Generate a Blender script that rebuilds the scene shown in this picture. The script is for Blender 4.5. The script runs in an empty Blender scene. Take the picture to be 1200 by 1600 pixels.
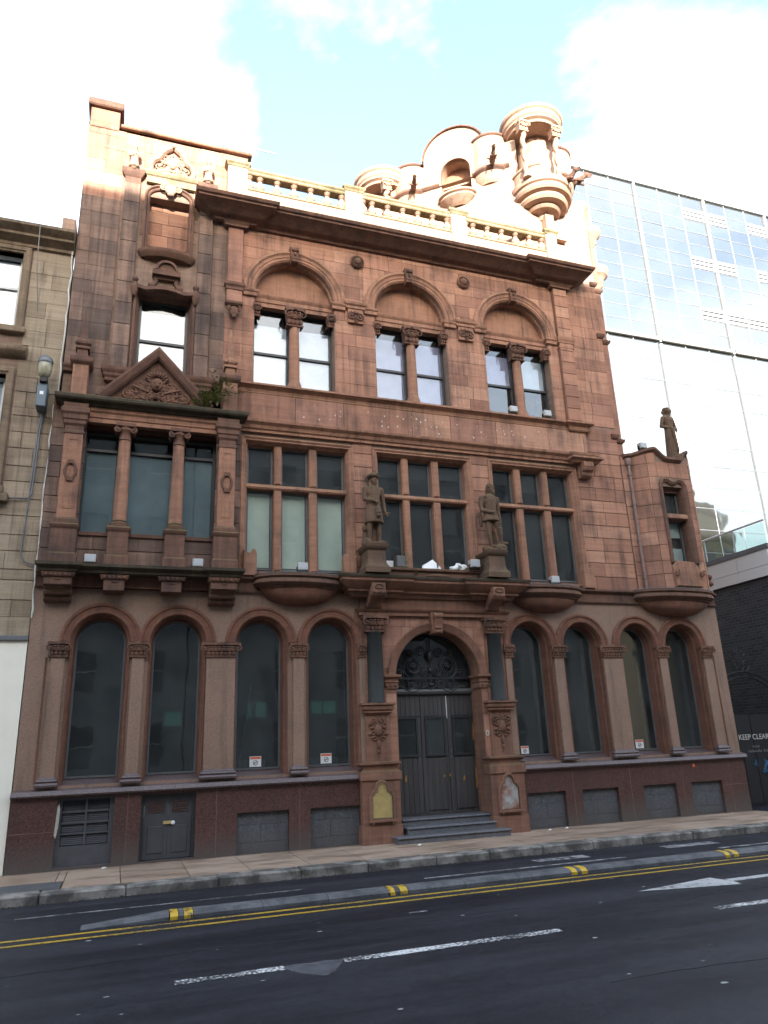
import bpy, bmesh, math, random
from math import sin, cos, pi, sqrt, radians, atan2, hypot
from mathutils import Vector, Matrix
rng = random.Random(7)
SC = bpy.context.scene
COL = SC.collection

# ------------------------------------------------------------------ camera
cam_d = bpy.data.cameras.new('camera'); cam = bpy.data.objects.new('camera', cam_d); COL.objects.link(cam)
YAW, PITCH, ROLL = radians(20.0134), radians(17.5173), radians(-2.2683)
_f = Vector((sin(YAW)*cos(PITCH), cos(YAW)*cos(PITCH), sin(PITCH)))
_r = Vector((cos(YAW), -sin(YAW), 0)); _u = _r.cross(_f)
_r2 = _r*cos(ROLL)+_u*sin(ROLL); _u2 = -_r*sin(ROLL)+_u*cos(ROLL)
M = Matrix((( _r2.x, _u2.x, -_f.x, 0), (_r2.y, _u2.y, -_f.y, -13.0), (_r2.z, _u2.z, -_f.z, 1.65), (0, 0, 0, 1)))
cam.matrix_world = M
cam_d.sensor_fit = 'VERTICAL'; cam_d.sensor_height = 36; cam_d.lens = 36*1140.16/1600
cam_d.clip_end = 3000; cam_d.clip_start = .05
SC.camera = cam

# ------------------------------------------------------------------ world, sun, exposure
SUN_EL, SUN_AZ = radians(17), radians(9)         # azimuth measured from the street axis normal, towards the left
w = bpy.data.worlds.new('World'); SC.world = w; w.use_nodes = True
nt = w.node_tree; nt.nodes.clear()
def wn(t, **k):
    n = nt.nodes.new(t)
    for a, b in k.items(): setattr(n, a, b)
    return n
sky = wn('ShaderNodeTexSky', sky_type='NISHITA', sun_disc=False, sun_elevation=SUN_EL, sun_rotation=pi+SUN_AZ, air_density=1.2, dust_density=3.0, ozone_density=2.0)
tc = wn('ShaderNodeTexCoord'); mp = wn('ShaderNodeMapping'); mp.inputs['Scale'].default_value = (1.0, 1.0, 1.9); mp.inputs['Location'].default_value = (1.35, .62, .45)
nz = wn('ShaderNodeTexNoise'); nz.inputs['Scale'].default_value = 1.55; nz.inputs['Detail'].default_value = 8; nz.inputs['Roughness'].default_value = .56; nz.inputs['Distortion'].default_value = .35
rp = wn('ShaderNodeValToRGB'); rp.color_ramp.elements[0].position = .44; rp.color_ramp.elements[0].color = (.02, .02, .02, 1); rp.color_ramp.elements[1].position = .76
mx = wn('ShaderNodeMix', data_type='RGBA')
bg = wn('ShaderNodeBackground'); bg.inputs['Strength'].default_value = .13
out = wn('ShaderNodeOutputWorld')
L = nt.links.new
L(tc.outputs['Generated'], mp.inputs['Vector']); L(mp.outputs[0], nz.inputs['Vector']); L(nz.outputs['Fac'], rp.inputs['Fac'])
L(rp.outputs['Color'], mx.inputs['Factor']); L(sky.outputs[0], mx.inputs['A']); mx.inputs['B'].default_value = (5.2, 5.25, 5.3, 1)
L(mx.outputs['Result'], bg.inputs['Color']); L(bg.outputs[0], out.inputs['Surface'])
sun_d = bpy.data.lights.new('sun', 'SUN'); sun_d.energy = 3.0; sun_d.angle = radians(.53); sun_d.color = (1, .96, .89)
sun = bpy.data.objects.new('sun', sun_d); COL.objects.link(sun)
_sd = Vector((sin(SUN_AZ)*cos(SUN_EL), cos(SUN_AZ)*cos(SUN_EL), -sin(SUN_EL)))
sun.rotation_euler = _sd.to_track_quat('-Z', 'Y').to_euler(); sun.location = (-20, -80, 60)
SC.view_settings.view_transform = 'Standard'; SC.view_settings.look = 'None'; SC.view_settings.gamma = 1
SC.view_settings.use_curve_mapping = False
SC.view_settings.exposure = 2.75
SC.render.engine = 'CYCLES'
SC.cycles.max_bounces = 7; SC.cycles.transparent_max_bounces = 8

# ------------------------------------------------------------------ mesh helper
class MB:
    def __init__(s): s.v = []; s.f = []
    def add(s, vs, fs):
        n = len(s.v); s.v += [tuple(v) for v in vs]; s.f += [tuple(i+n for i in f) for f in fs]; return s
    def box(s, x0, x1, y0, y1, z0, z1, ch=0):
        if ch:
            return s.prism([(x0+ch, z0), (x1-ch, z0), (x1, z0+ch), (x1, z1-ch), (x1-ch, z1), (x0+ch, z1), (x0, z1-ch), (x0, z0+ch)], y0, y1, ch)
        return s.add([(x0,y0,z0),(x1,y0,z0),(x1,y1,z0),(x0,y1,z0),(x0,y0,z1),(x1,y0,z1),(x1,y1,z1),(x0,y1,z1)],
                     [(0,1,5,4),(1,2,6,5),(2,3,7,6),(3,0,4,7),(4,5,6,7),(3,2,1,0)])
    def prism(s, poly, y0, y1, ch=0):
        """polygon in (x, z) between y0 (front) and y1; ch chamfers the front edge"""
        n = len(poly); cx = sum(p[0] for p in poly)/n; cz = sum(p[1] for p in poly)/n
        rings = []
        if ch:
            ins = inset(poly, ch)
            rings.append([(p[0], y0, p[1]) for p in ins]); rings.append([(p[0], y0+ch, p[1]) for p in poly])
        else: rings.append([(p[0], y0, p[1]) for p in poly])
        rings.append([(p[0], y1, p[1]) for p in poly])
        vs = [v for r in rings for v in r]; fs = [tuple(range(n))]
        for k in range(len(rings)-1):
            for i in range(n):
                j = (i+1) % n; fs.append((k*n+j, k*n+i, (k+1)*n+i, (k+1)*n+j))
        fs.append(tuple(reversed(range((len(rings)-1)*n, len(rings)*n))))
        return s.add(vs, fs)
    def lathe(s, cx, cy, prof, n=16, a0=0, a1=2*pi, sx=1, sy=1):
        full = abs(a1-a0-2*pi) < 1e-4; m = n if full else n+1
        vs = []; fs = []
        for r, z in prof:
            for i in range(m):
                a = a0+(a1-a0)*i/n; vs.append((cx+r*cos(a)*sx, cy+r*sin(a)*sy, z))
        for k in range(len(prof)-1):
            for i in range(n):
                j = (i+1) % m; fs.append((k*m+i, k*m+j, (k+1)*m+j, (k+1)*m+i))
        if prof[0][0] > 1e-4: fs.append(tuple(reversed(range(m))))
        if prof[-1][0] > 1e-4: fs.append(tuple(range((len(prof)-1)*m, len(prof)*m)))
        return s.add(vs, fs)
    def sweep(s, path, prof, plane='xy', closed=False, loop=False, cap=True):
        n = len(path); rows = []
        for i in range(n):
            a = path[i-1] if (i or closed) else None; b = path[i]; c = path[(i+1) % n] if (i < n-1 or closed) else None
            ds = []
            for p, q in ((a, b), (b, c)):
                if p is None or q is None: continue
                l = hypot(q[0]-p[0], q[1]-p[1]) or 1; ds.append(((q[1]-p[1])/l, -(q[0]-p[0])/l))
            if len(ds) == 1: m = ds[0]
            else:
                mxx, myy = ds[0][0]+ds[1][0], ds[0][1]+ds[1][1]; dd = (mxx*ds[0][0]+myy*ds[0][1]) or 1e-6
                m = (mxx/dd, myy/dd)
            row = []
            for d, h in prof:
                x, y = b[0]+m[0]*d, b[1]+m[1]*d
                row.append((x, y, h) if plane == 'xy' else (x, h, y))
            rows.append(row)
        k = len(prof); vs = [v for r in rows for v in r]; fs = []
        for i in range(n if closed else n-1):
            j = (i+1) % n
            for q in range(k if loop else k-1):
                p = (q+1) % k; fs.append((i*k+q, j*k+q, j*k+p, i*k+p))
        if cap and not closed:
            fs.append(tuple(range(k))); fs.append(tuple(reversed(range((n-1)*k, n*k))))
        return s.add(vs, fs)
    def tube(s, pts, r, n=6, cap=True):
        P = [Vector(p) for p in pts]; rr = r if isinstance(r, (list, tuple)) else [r]*len(P); vs = []; fs = []
        up = None
        for i, p in enumerate(P):
            t = (P[min(i+1, len(P)-1)]-P[max(i-1, 0)])
            t = t.normalized() if t.length > 1e-9 else Vector((0, 0, 1))
            if up is None: up = t.orthogonal().normalized()
            up = (up-t*up.dot(t)); up = up.normalized() if up.length > 1e-6 else t.orthogonal().normalized()
            b = t.cross(up)
            for k in range(n):
                a = 2*pi*k/n; q = p+(up*cos(a)+b*sin(a))*rr[i]; vs.append(tuple(q))
        for i in range(len(P)-1):
            for k in range(n):
                j = (k+1) % n; fs.append((i*n+k, i*n+j, (i+1)*n+j, (i+1)*n+k))
        if cap: fs.append(tuple(reversed(range(n)))); fs.append(tuple(range((len(P)-1)*n, len(P)*n)))
        return s.add(vs, fs)
    def ball(s, cx, cy, cz, rx, ry=None, rz=None, n=8, m=6, rot=0):
        ry = rx if ry is None else ry; rz = rx if rz is None else rz
        vs = [(0, 0, -rz)]; fs = []
        for k in range(1, m):
            b = -pi/2+pi*k/m
            for i in range(n):
                a = 2*pi*i/n; vs.append((rx*cos(b)*cos(a), ry*cos(b)*sin(a), rz*sin(b)))
        vs.append((0, 0, rz)); t = len(vs)-1
        for i in range(n): fs.append((0, 1+(i+1) % n, 1+i)); fs.append((t, t-n+i, t-n+(i+1) % n))
        for k in range(m-2):
            for i in range(n):
                j = (i+1) % n; fs.append((1+k*n+i, 1+k*n+j, 1+(k+1)*n+j, 1+(k+1)*n+i))
        c, sn = cos(rot), sin(rot)
        return s.add([(cx+x*c-z*sn, cy+y, cz+x*sn+z*c) for x, y, z in vs], fs)
    def capsule(s, a, b, ra, rb, n=10):
        """tapered limb with round ends"""
        a = Vector(a); b = Vector(b); d = (b-a); l = d.length or 1e-6; t = d/l
        pts = []; rs = []
        for k in range(0, 4):
            q = -pi/2+pi/2*k/3; pts.append(a+t*ra*sin(q)); rs.append(max(ra*cos(q), 1e-3))
        for k in range(0, 4):
            q = pi/2*k/3; pts.append(b+t*rb*sin(q)); rs.append(max(rb*cos(q), 1e-3))
        return s.tube(pts, rs, n)
    def volute(s, xc, y, zc, r, th, turn=1, n=22, turns=1.6, a0=pi/2):
        pts = []; rs = []
        for i in range(n+1):
            f = i/n; a = a0+turn*2*pi*turns*f; q = r*(1-.82*f); pts.append((xc+q*cos(a), y-th*.3*f, zc+q*sin(a))); rs.append(th*(1-.45*f))
        s.tube(pts, rs, 5); s.ball(xc, y-th*.4, zc, th*1.1, n=6, m=4); return s

def inset(poly, d):
    n = len(poly); out = []
    for i in range(n):
        a, b, c = poly[i-1], poly[i], poly[(i+1) % n]; ds = []
        for p, q in ((a, b), (b, c)):
            l = hypot(q[0]-p[0], q[1]-p[1]) or 1e-9; ds.append((-(q[1]-p[1])/l, (q[0]-p[0])/l))
        mxx, mzz = ds[0][0]+ds[1][0], ds[0][1]+ds[1][1]; dd = mxx*ds[0][0]+mzz*ds[0][1]
        dd = max(dd, .35) if abs(dd) > 1e-6 else .35
        out.append((b[0]+mxx/dd*d, b[1]+mzz/dd*d))
    return out
def arcpts(xc, zc, r, a0, a1, n): return [(xc+r*cos(a0+(a1-a0)*i/n), zc+r*sin(a0+(a1-a0)*i/n)) for i in range(n+1)]

WL = {}
def wloc(o): return WL.get(o.name, Vector((0, 0, 0)))
def thing(name, label, cat, loc, group=None):
    o = bpy.data.objects.new(name, None); COL.objects.link(o); o.location = loc; o.empty_display_size = .3
    WL[o.name] = Vector(loc); o['label'] = label; o['category'] = cat
    if group: o['group'] = group
    return o
def tag(o, label, cat, group=None):
    o['label'] = label; o['category'] = cat
    if group: o['group'] = group
    return o
def P(name, mb, mat, parent=None, smooth=0, kind=None, label=None, bevel=0, loc=None, remesh=0):
    me = bpy.data.meshes.new(name)
    xs = [v[0] for v in mb.v]; ys = [v[1] for v in mb.v]; zs = [v[2] for v in mb.v]
    o0 = Vector(loc) if loc else Vector(((min(xs)+max(xs))/2, (min(ys)+max(ys))/2, min(zs)))
    me.from_pydata([(v[0]-o0.x, v[1]-o0.y, v[2]-o0.z) for v in mb.v], [], mb.f)
    bm = bmesh.new(); bm.from_mesh(me); bmesh.ops.recalc_face_normals(bm, faces=bm.faces)
    if bevel:
        es = [e for e in bm.edges if len(e.link_faces) == 2 and e.calc_face_angle(0) > .9]
        bmesh.ops.bevel(bm, geom=es, offset=bevel, segments=1, affect='EDGES', profile=.5, clamp_overlap=True)
    bm.to_mesh(me); bm.free()
    if smooth:
        me.shade_smooth()
        try: me.set_sharp_from_angle(angle=radians(smooth))
        except Exception: pass
    for m in (mat if isinstance(mat, (list, tuple)) else [mat]): me.materials.append(m)
    o = bpy.data.objects.new(name, me); COL.objects.link(o)
    if parent: o.parent = parent; o.location = o0-wloc(parent)
    else: o.location = o0
    WL[o.name] = o0
    if kind: o['kind'] = kind
    if label: o['label'] = label
    if remesh:
        m = o.modifiers.new('remesh', 'REMESH'); m.mode = 'VOXEL'; m.voxel_size = remesh; m.use_smooth_shade = True
    return o
def dup(src, loc, parent=None):
    """copy of a thing or part with copies of its children, at world position loc"""
    r = src.copy(); COL.objects.link(r); r.parent = parent
    r.location = Vector(loc)-(wloc(parent) if parent else Vector((0, 0, 0))); WL[r.name] = Vector(loc)
    for ch in list(src.children):
        c = ch.copy(); COL.objects.link(c); c.parent = r; WL[c.name] = Vector(loc)+c.location
        for g in list(ch.children):
            d = g.copy(); COL.objects.link(d); d.parent = c; WL[d.name] = WL[c.name]+d.location
    return r

# ------------------------------------------------------------------ materials
class N:
    def __init__(s, name):
        s.m = bpy.data.materials.new(name); s.m.use_nodes = True; s.t = s.m.node_tree; s.b = s.t.nodes['Principled BSDF']; s.o = s.t.nodes['Material Output']
    def n(s, t, ins=None, **k):
        x = s.t.nodes.new(t)
        for a, b in k.items(): setattr(x, a, b)
        for a, b in (ins or {}).items():
            if hasattr(b, 'is_output'): s.t.links.new(b, x.inputs[a])
            else: x.inputs[a].default_value = b
        return x
    def l(s, a, b): s.t.links.new(a, b)
    def noise(s, vec, scale, detail=4, rough=.55, dist=0): return s.n('ShaderNodeTexNoise', {'Vector': vec, 'Scale': scale, 'Detail': detail, 'Roughness': rough, 'Distortion': dist}).outputs['Fac']
    def ramp(s, fac, stops, interp='LINEAR'):
        r = s.n('ShaderNodeValToRGB', {'Fac': fac}); e = r.color_ramp.elements; r.color_ramp.interpolation = interp
        while len(e) > len(stops) and len(e) > 1: e.remove(e[-1])
        while len(e) < len(stops): e.new(1)
        for i, (p, c) in enumerate(stops): e[i].position = p; e[i].color = (*c, 1) if not isinstance(c, (int, float)) else (c, c, c, 1)
        return r.outputs['Color']
    def mix(s, fac, a, b, mode='MIX'):
        x = s.n('ShaderNodeMix', data_type='RGBA', blend_type=mode)
        for nm, v in (('Factor', fac), ('A', a), ('B', b)):
            if hasattr(v, 'is_output'): s.l(v, x.inputs[nm])
            elif nm == 'Factor': x.inputs[nm].default_value = v
            else: x.inputs[nm].default_value = (*v, 1)
        return x.outputs['Result']
    def math(s, op, a, b=0, c=None):
        x = s.n('ShaderNodeMath', operation=op)
        for i, v in enumerate((a, b, c)):
            if v is None: continue
            if hasattr(v, 'is_output'): s.l(v, x.inputs[i])
            else: x.inputs[i].default_value = v
        return x.outputs[0]
    def pos(s, scale=(1, 1, 1)):
        g = s.n('ShaderNodeNewGeometry'); m = s.n('ShaderNodeMapping', {'Vector': g.outputs['Position'], 'Scale': scale}); s.g = g; return m.outputs[0]
    def rnd(s):
        g = s.n('ShaderNodeNewGeometry'); o = s.n('ShaderNodeObjectInfo')
        return s.math('FRACT', s.math('ADD', g.outputs['Random Per Island'], o.outputs['Random']))
    def bump(s, h, strength=.3, dist=.01):
        b = s.n('ShaderNodeBump', {'Height': h, 'Strength': strength, 'Distance': dist}); s.l(b.outputs[0], s.b.inputs['Normal'])
    def set(s, **k):
        for a, v in k.items():
            i = s.b.inputs[a.replace('_', ' ')]
            if hasattr(v, 'is_output'): s.l(v, i)
            else: i.default_value = (*v, 1) if isinstance(v, tuple) and len(v) == 3 else v
        return s.m

def stone(name, cols, soot=(.04, .03, .028), soot_amt=.5, moss=.0, rough=.88, per_stone=True, bump=.35, sootlo=.52, bands=.42):
    k = N(name); p = k.pos()
    n1 = k.noise(p, 1.3, 5, .6); n2 = k.noise(p, 45, 3, .6); ps = k.pos((5, 5, .55)); st = k.noise(ps, 1.0, 5, .62); n3 = k.noise(p, 6, 4, .6)
    if per_stone:
        r = k.rnd(); f = k.math('ADD', k.math('MULTIPLY', r, .75), k.math('MULTIPLY', n1, .3))
    else: f = k.math('ADD', k.math('MULTIPLY', n1, .8), k.math('MULTIPLY', k.math('SUBTRACT', n3, .5), .6))
    c = k.ramp(f, [(i/(len(cols)-1)*.7+.15, q) for i, q in enumerate(cols)])
    pb = k.pos((.7, .7, 14)); nb = k.noise(pb, 1.0, 3, .6, .6)
    c = k.mix(bands, c, k.ramp(nb, [(.3, .42), (.7, 1.0)]), 'MULTIPLY')
    c = k.mix(.5, c, k.ramp(n2, [(.3, .6), (.7, 1.0)]), 'MULTIPLY')
    s1 = k.ramp(k.math('ADD', k.math('MULTIPLY', st, .55), k.math('MULTIPLY', n1, .5)), [(sootlo, 0.0), (sootlo+.2, 1.0)])
    s1 = k.math('MULTIPLY', s1, soot_amt); c = k.mix(s1, c, soot)
    st2 = k.noise(k.pos((13, 13, .32)), 1.0, 4, .62); c = k.mix(k.math('MULTIPLY', k.ramp(k.math('ADD', k.math('MULTIPLY', st2, .7), k.math('MULTIPLY', n1, .3)), [(.52, 0.), (.68, 1.)]), soot_amt*.75), c, soot)
    if moss:
        nz_ = k.n('ShaderNodeSeparateXYZ', {'Vector': k.n('ShaderNodeNewGeometry').outputs['Normal']}).outputs['Z']
        mf = k.math('MULTIPLY', k.ramp(nz_, [(.35, 0.0), (.8, 1.0)]), k.ramp(n3, [(.38, 0.0), (.6, 1.0)]))
        c = k.mix(k.math('MULTIPLY', mf, moss), c, (.085, .085, .02))
    k.bump(k.math('ADD', n2, k.math('MULTIPLY', n3, .8)), bump, .012)
    return k.set(Base_Color=c, Roughness=rough, Specular_IOR_Level=.25)

RED = [(.32, .162, .111), (.43, .216, .142), (.475, .246, .16), (.52, .288, .192), (.38, .194, .136)]
REDL = [(.335, .172, .112), (.425, .22, .14), (.38, .196, .128)]
m_portal_cols = [(.215, .107, .072), (.3, .152, .1), (.25, .124, .083)]
m_red = stone('red_sandstone', RED, soot=(.085, .052, .042), soot_amt=.8, moss=.5, sootlo=.49)
m_portal = stone('portal_sandstone', m_portal_cols, soot_amt=.6, moss=.6, per_stone=False, sootlo=.5)
m_trimlow = stone('dark_red_sandstone_trim', [(.17, .078, .052), (.25, .115, .075), (.21, .098, .066)], soot_amt=.6, moss=.5, per_stone=False, sootlo=.5)
m_trim = stone('red_sandstone_trim', REDL, soot_amt=.7, moss=.75, per_stone=False, sootlo=.5)
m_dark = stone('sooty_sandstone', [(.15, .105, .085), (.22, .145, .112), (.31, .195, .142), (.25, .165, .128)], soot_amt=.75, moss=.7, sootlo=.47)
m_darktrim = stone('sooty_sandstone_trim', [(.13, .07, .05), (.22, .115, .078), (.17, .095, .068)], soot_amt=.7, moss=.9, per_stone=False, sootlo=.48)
m_statue = stone('statue_stone', [(.1, .066, .043), (.18, .11, .07), (.07, .048, .034)], soot_amt=.6, moss=.8, per_stone=False)
m_carve = stone('carved_sandstone', [(.17, .085, .058), (.24, .12, .078), (.13, .07, .05)], soot_amt=.75, moss=.3, per_stone=False, sootlo=.47)
m_mortar = stone('mortar', [(.2, .125, .09), (.32, .22, .165), (.25, .15, .11)], soot_amt=.4, per_stone=False)
m_tower = stone('sunlit_sandstone', [(.41, .26, .18), (.48, .31, .222), (.44, .28, .2)], soot_amt=.55, moss=.9, per_stone=False, sootlo=.6)  # sunlit look put into the colour: paler copy of the red sandstone
m_yellow = stone('blond_sandstone', [(.31, .24, .165), (.38, .295, .205), (.43, .34, .24), (.34, .262, .18), (.4, .315, .22)], soot=(.09, .06, .042), soot_amt=.65, sootlo=.52)
m_yellowtrim = stone('blond_sandstone_trim', [(.26, .185, .12), (.34, .25, .165)], soot=(.05, .038, .028), soot_amt=.7, per_stone=False, sootlo=.47, moss=.4)
def granite(name, a, b, c, rough, scale=95, low=.0):
    k = N(name); p = k.pos(); v = k.n('ShaderNodeTexVoronoi', {'Vector': p, 'Scale': scale}).outputs['Color']
    s = k.n('ShaderNodeSeparateColor', {'Color': v}).outputs[0]
    col = k.ramp(s, [(0, a), (.4, b), (.75, b), (1, c)]); n1 = k.noise(p, 1.1, 5, .6)
    col = k.mix(.55, col, k.ramp(n1, [(.3, .62), (.7, 1.0)]), 'MULTIPLY')
    st = k.noise(k.pos((7, 7, .5)), 1, 4, .6); col = k.mix(k.math('MULTIPLY', k.ramp(st, [(.55, 0.), (.75, 1.)]), .45), col, (.035, .028, .026))
    if low:   # splash dirt thrown up from the pavement: grey film on the lowest half metre
        z = k.n('ShaderNodeSeparateXYZ', {'Vector': p}).outputs['Z']
        d = k.math('MULTIPLY', k.ramp(k.math('ADD', k.math('MULTIPLY', z, 1.3), k.math('MULTIPLY', n1, .5)), [(.2, 1.), (.85, 0.)]), low); col = k.mix(d, col, (.085, .073, .066))
    k.bump(k.noise(p, 70, 2), .08, .004)
    return k.set(Base_Color=col, Roughness=rough, Specular_IOR_Level=.4)
m_granite = granite('pink_granite', (.17, .1, .07), (.275, .172, .12), (.335, .225, .165), .55, 140)
m_plinth = granite('dark_red_granite', (.028, .014, .012), (.095, .044, .036), (.15, .08, .064), .42, low=.95)
m_sill = granite('grey_sill_granite', (.05, .034, .034), (.115, .08, .078), (.17, .13, .125), .4)
m_shaft = granite('black_granite', (.012, .014, .014), (.022, .025, .024), (.04, .043, .042), .68, 150)
m_grey = granite('grey_block', (.05, .052, .056), (.085, .09, .098), (.13, .135, .14), .75, 60, low=.7)
m_step = granite('step_stone', (.06, .062, .07), (.13, .13, .14), (.2, .2, .2), .5, 110)
def plain(name, col, rough=.6, metal=0., var=.35, scale=8, bump=0., spec=.5):
    k = N(name); p = k.pos(); n1 = k.noise(p, scale, 5, .6)
    c = k.mix(var, col, k.ramp(n1, [(.3, .35), (.7, 1.0)]), 'MULTIPLY')
    if bump: k.bump(n1, bump, .01)
    return k.set(Base_Color=c, Roughness=rough, Metallic=metal, Specular_IOR_Level=spec)
m_white = plain('white_paint', (.86, .81, .68), .6, var=.15, scale=1.6)
m_wframe = plain('white_window_paint', (.6, .6, .58), .5, var=.2)
m_frame = plain('dark_window_paint', (.032, .033, .035), .45, var=.3)
m_gframe = plain('grey_window_paint', (.12, .12, .118), .55, var=.35)
m_iron = plain('black_iron', (.02, .02, .021), .5, .4)
m_lead = plain('lead_sheet', (.16, .165, .175), .45, .3, var=.5, scale=3)
m_pipe = plain('painted_pipe', (.23, .145, .125), .55, var=.5)
m_box = plain('pale_plastic', (.5, .47, .43), .5, var=.25)
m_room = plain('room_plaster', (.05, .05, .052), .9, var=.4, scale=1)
m_blindg = plain('green_white_blind', (.5, .56, .48), .8, var=.2, scale=1.2)
m_blindw = plain('white_blind', (.62, .64, .66), .8, var=.2, scale=1.2)
m_blindp = plain('lilac_blind', (.44, .4, .52), .8, var=.3, scale=1.2)
m_brass = plain('brass', (.6, .45, .18), .45, .4, var=.45, scale=5)
m_radiator = plain('radiator_enamel', (.75, .75, .73), .35, var=.1)
m_orange = plain('orange_print', (.65, .13, .06), .5, var=.1)
m_card = plain('white_card', (.78, .78, .76), .6, var=.12)
m_black = plain('black_print', (.03, .03, .03), .5, var=.1)
m_blue = plain('blue_spray', (.03, .13, .26), .6, var=.5)
m_seam = plain('white_filler', (.62, .6, .54), .8, var=.4)
m_green = plain('weed_leaf', (.2, .25, .045), .6, var=.5, scale=20)
m_twig = plain('dry_stem', (.14, .11, .06), .8)
m_lampbox = plain('blue_grey_box', (.11, .15, .18), .5, var=.3)
m_mesh = plain('black_render', (.01, .01, .011), .8, var=.3)
def door_mat():
    k = N('dark_stained_boards'); p = k.pos((18, 18, .8)); n1 = k.noise(p, 1, 4, .6); q = k.pos(); n2 = k.noise(q, 3.5, 5, .65)
    c = k.ramp(n1, [(.3, (.034, .031, .03)), (.7, (.072, .066, .063))])
    x = k.n('ShaderNodeSeparateXYZ', {'Vector': q}).outputs['X']
    wear = k.math('MULTIPLY', k.ramp(k.noise(k.pos((16, 16, 2.2)), 1, 4, .7), [(.6, 0.), (.66, 1.)]), k.ramp(x, [(0, 0.), (1, 0.)]))
    c = k.mix(wear, c, (.35, .17, .03)); k.bump(n1, .3, .006)
    return k.set(Base_Color=c, Roughness=.55)
m_door = door_mat()
m_worn = plain('bare_orange_wood', (.36, .17, .035), .7, var=.5, scale=14)
def glass_mat(name, tint, rough=.015, f0=.05, wav=.02, dirt=.28):
    k = N(name); p = k.pos(); g = k.n('ShaderNodeBsdfGlossy', {'Roughness': rough, 'Color': (.93, .97, 1, 1)}); t = k.n('ShaderNodeBsdfTransparent', {'Color': (*tint, 1)})
    fc = k.n('ShaderNodeLayerWeight', {'Blend': .5}).outputs['Facing']; f = k.math('ADD', k.math('MULTIPLY', k.math('POWER', fc, 5.0), 1-f0), f0); d = k.n('ShaderNodeBsdfDiffuse', {'Color': (.11, .125, .125, 1)})
    b = k.n('ShaderNodeBump', {'Height': k.noise(p, 2.2, 2), 'Strength': wav, 'Distance': .1})
    k.l(b.outputs[0], g.inputs['Normal'])
    dr = k.math('MULTIPLY', k.ramp(k.noise(p, 2.0, 4, .6), [(.3, .25), (.75, 1.)]), dirt)
    m0 = k.n('ShaderNodeMixShader', {0: dr, 1: t.outputs[0], 2: d.outputs[0]})
    m1 = k.n('ShaderNodeMixShader', {0: f, 1: m0.outputs[0], 2: g.outputs[0]}); k.l(m1.outputs[0], k.o.inputs['Surface'])
    return k.m
m_glass = glass_mat('window_glass', (.5, .53, .53), f0=.05, wav=.012, dirt=.4)
m_glassup = glass_mat('upper_window_glass', (.9, .93, .95), f0=.065, wav=.006, dirt=.1)
m_glassb = glass_mat('blind_window_glass', (.96, .98, .97), f0=.04, wav=.006, dirt=.1)
m_clear = glass_mat('clear_balustrade_glass', (.85, .92, .9), f0=.04, wav=0, dirt=.05)
def mirror_mat(name, col, rough=.03, wav=.06):
    k = N(name); p = k.pos((.6, .6, .35)); b = k.noise(p, 1.0, 2, .4); r = k.rnd()
    c = k.mix(.35, col, k.ramp(r, [(0, .72), (1, 1.0)]), 'MULTIPLY'); k.bump(b, wav, .25)
    return k.set(Base_Color=c, Metallic=.92, Roughness=rough)
m_ledge = stone('mossy_ledge_stone', [(.05, .045, .03), (.1, .075, .05), (.07, .065, .035)], soot=(.02, .02, .014), soot_amt=.7, moss=.6, per_stone=False, sootlo=.45)
m_mosscream = stone('mossy_coping_stone', [(.17, .15, .06), (.36, .27, .17), (.27, .22, .11), (.4, .3, .2)], soot=(.07, .06, .03), soot_amt=.6, moss=.8, per_stone=False, sootlo=.5)
m_mirror = mirror_mat('mirror_glass', (.32, .33, .325))
m_alu = plain('pale_aluminium', (.4, .42, .44), .5, .1, var=.1)
m_panel = plain('pale_cladding', (.62, .6, .56), .5, var=.08, scale=2)
def brick_mat():
    k = N('black_brick'); g = k.n('ShaderNodeNewGeometry'); s = k.n('ShaderNodeSeparateXYZ', {'Vector': g.outputs['Position']}); cvec = k.n('ShaderNodeCombineXYZ', {0: s.outputs['Y'], 1: s.outputs['Z']})
    b = k.n('ShaderNodeTexBrick', {'Vector': cvec.outputs[0], 'Color1': (.012, .012, .014, 1), 'Color2': (.035, .034, .037, 1), 'Mortar': (.06, .06, .06, 1), 'Scale': 1.0, 'Mortar Size': .006, 'Brick Width': .23, 'Row Height': .075})
    k.bump(k.math('MULTIPLY', b.outputs['Fac'], -1), .5, .01)
    return k.set(Base_Color=b.outputs['Color'], Roughness=.6)
m_brick = brick_mat()
def asphalt():
    k = N('asphalt'); p = k.pos(); n1 = k.noise(p, .35, 5, .6); n2 = k.noise(p, 160, 2, .7); n3 = k.noise(k.pos((.16, 1.5, 1)), 1, 4, .6); n4 = k.noise(p, 3, 4, .65)
    c = k.ramp(n1, [(.3, (.007, .0083, .013)), (.7, (.0175, .02, .0285))]); c = k.mix(.6, c, k.ramp(n2, [(.3, .35), (.65, 1.0)]), 'MULTIPLY')
    c = k.mix(k.ramp(n3, [(.42, 0.), (.66, .75)]), c, (.03, .031, .038)); c = k.mix(k.ramp(n2, [(.68, 0.), (.74, .7)]), c, (.11, .11, .115)); c = k.mix(.7, c, k.ramp(k.noise(p, 13, 6, .75), [(.35, .55), (.65, 1.15)]), 'MULTIPLY')
    k.bump(n2, .6, .008); r = k.ramp(k.math('ADD', k.math('MULTIPLY', n3, .6), k.math('MULTIPLY', n4, .4)), [(.38, .42), (.62, .68)])
    return k.set(Base_Color=c, Roughness=r, Specular_IOR_Level=.3)
m_asphalt = asphalt()
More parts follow.
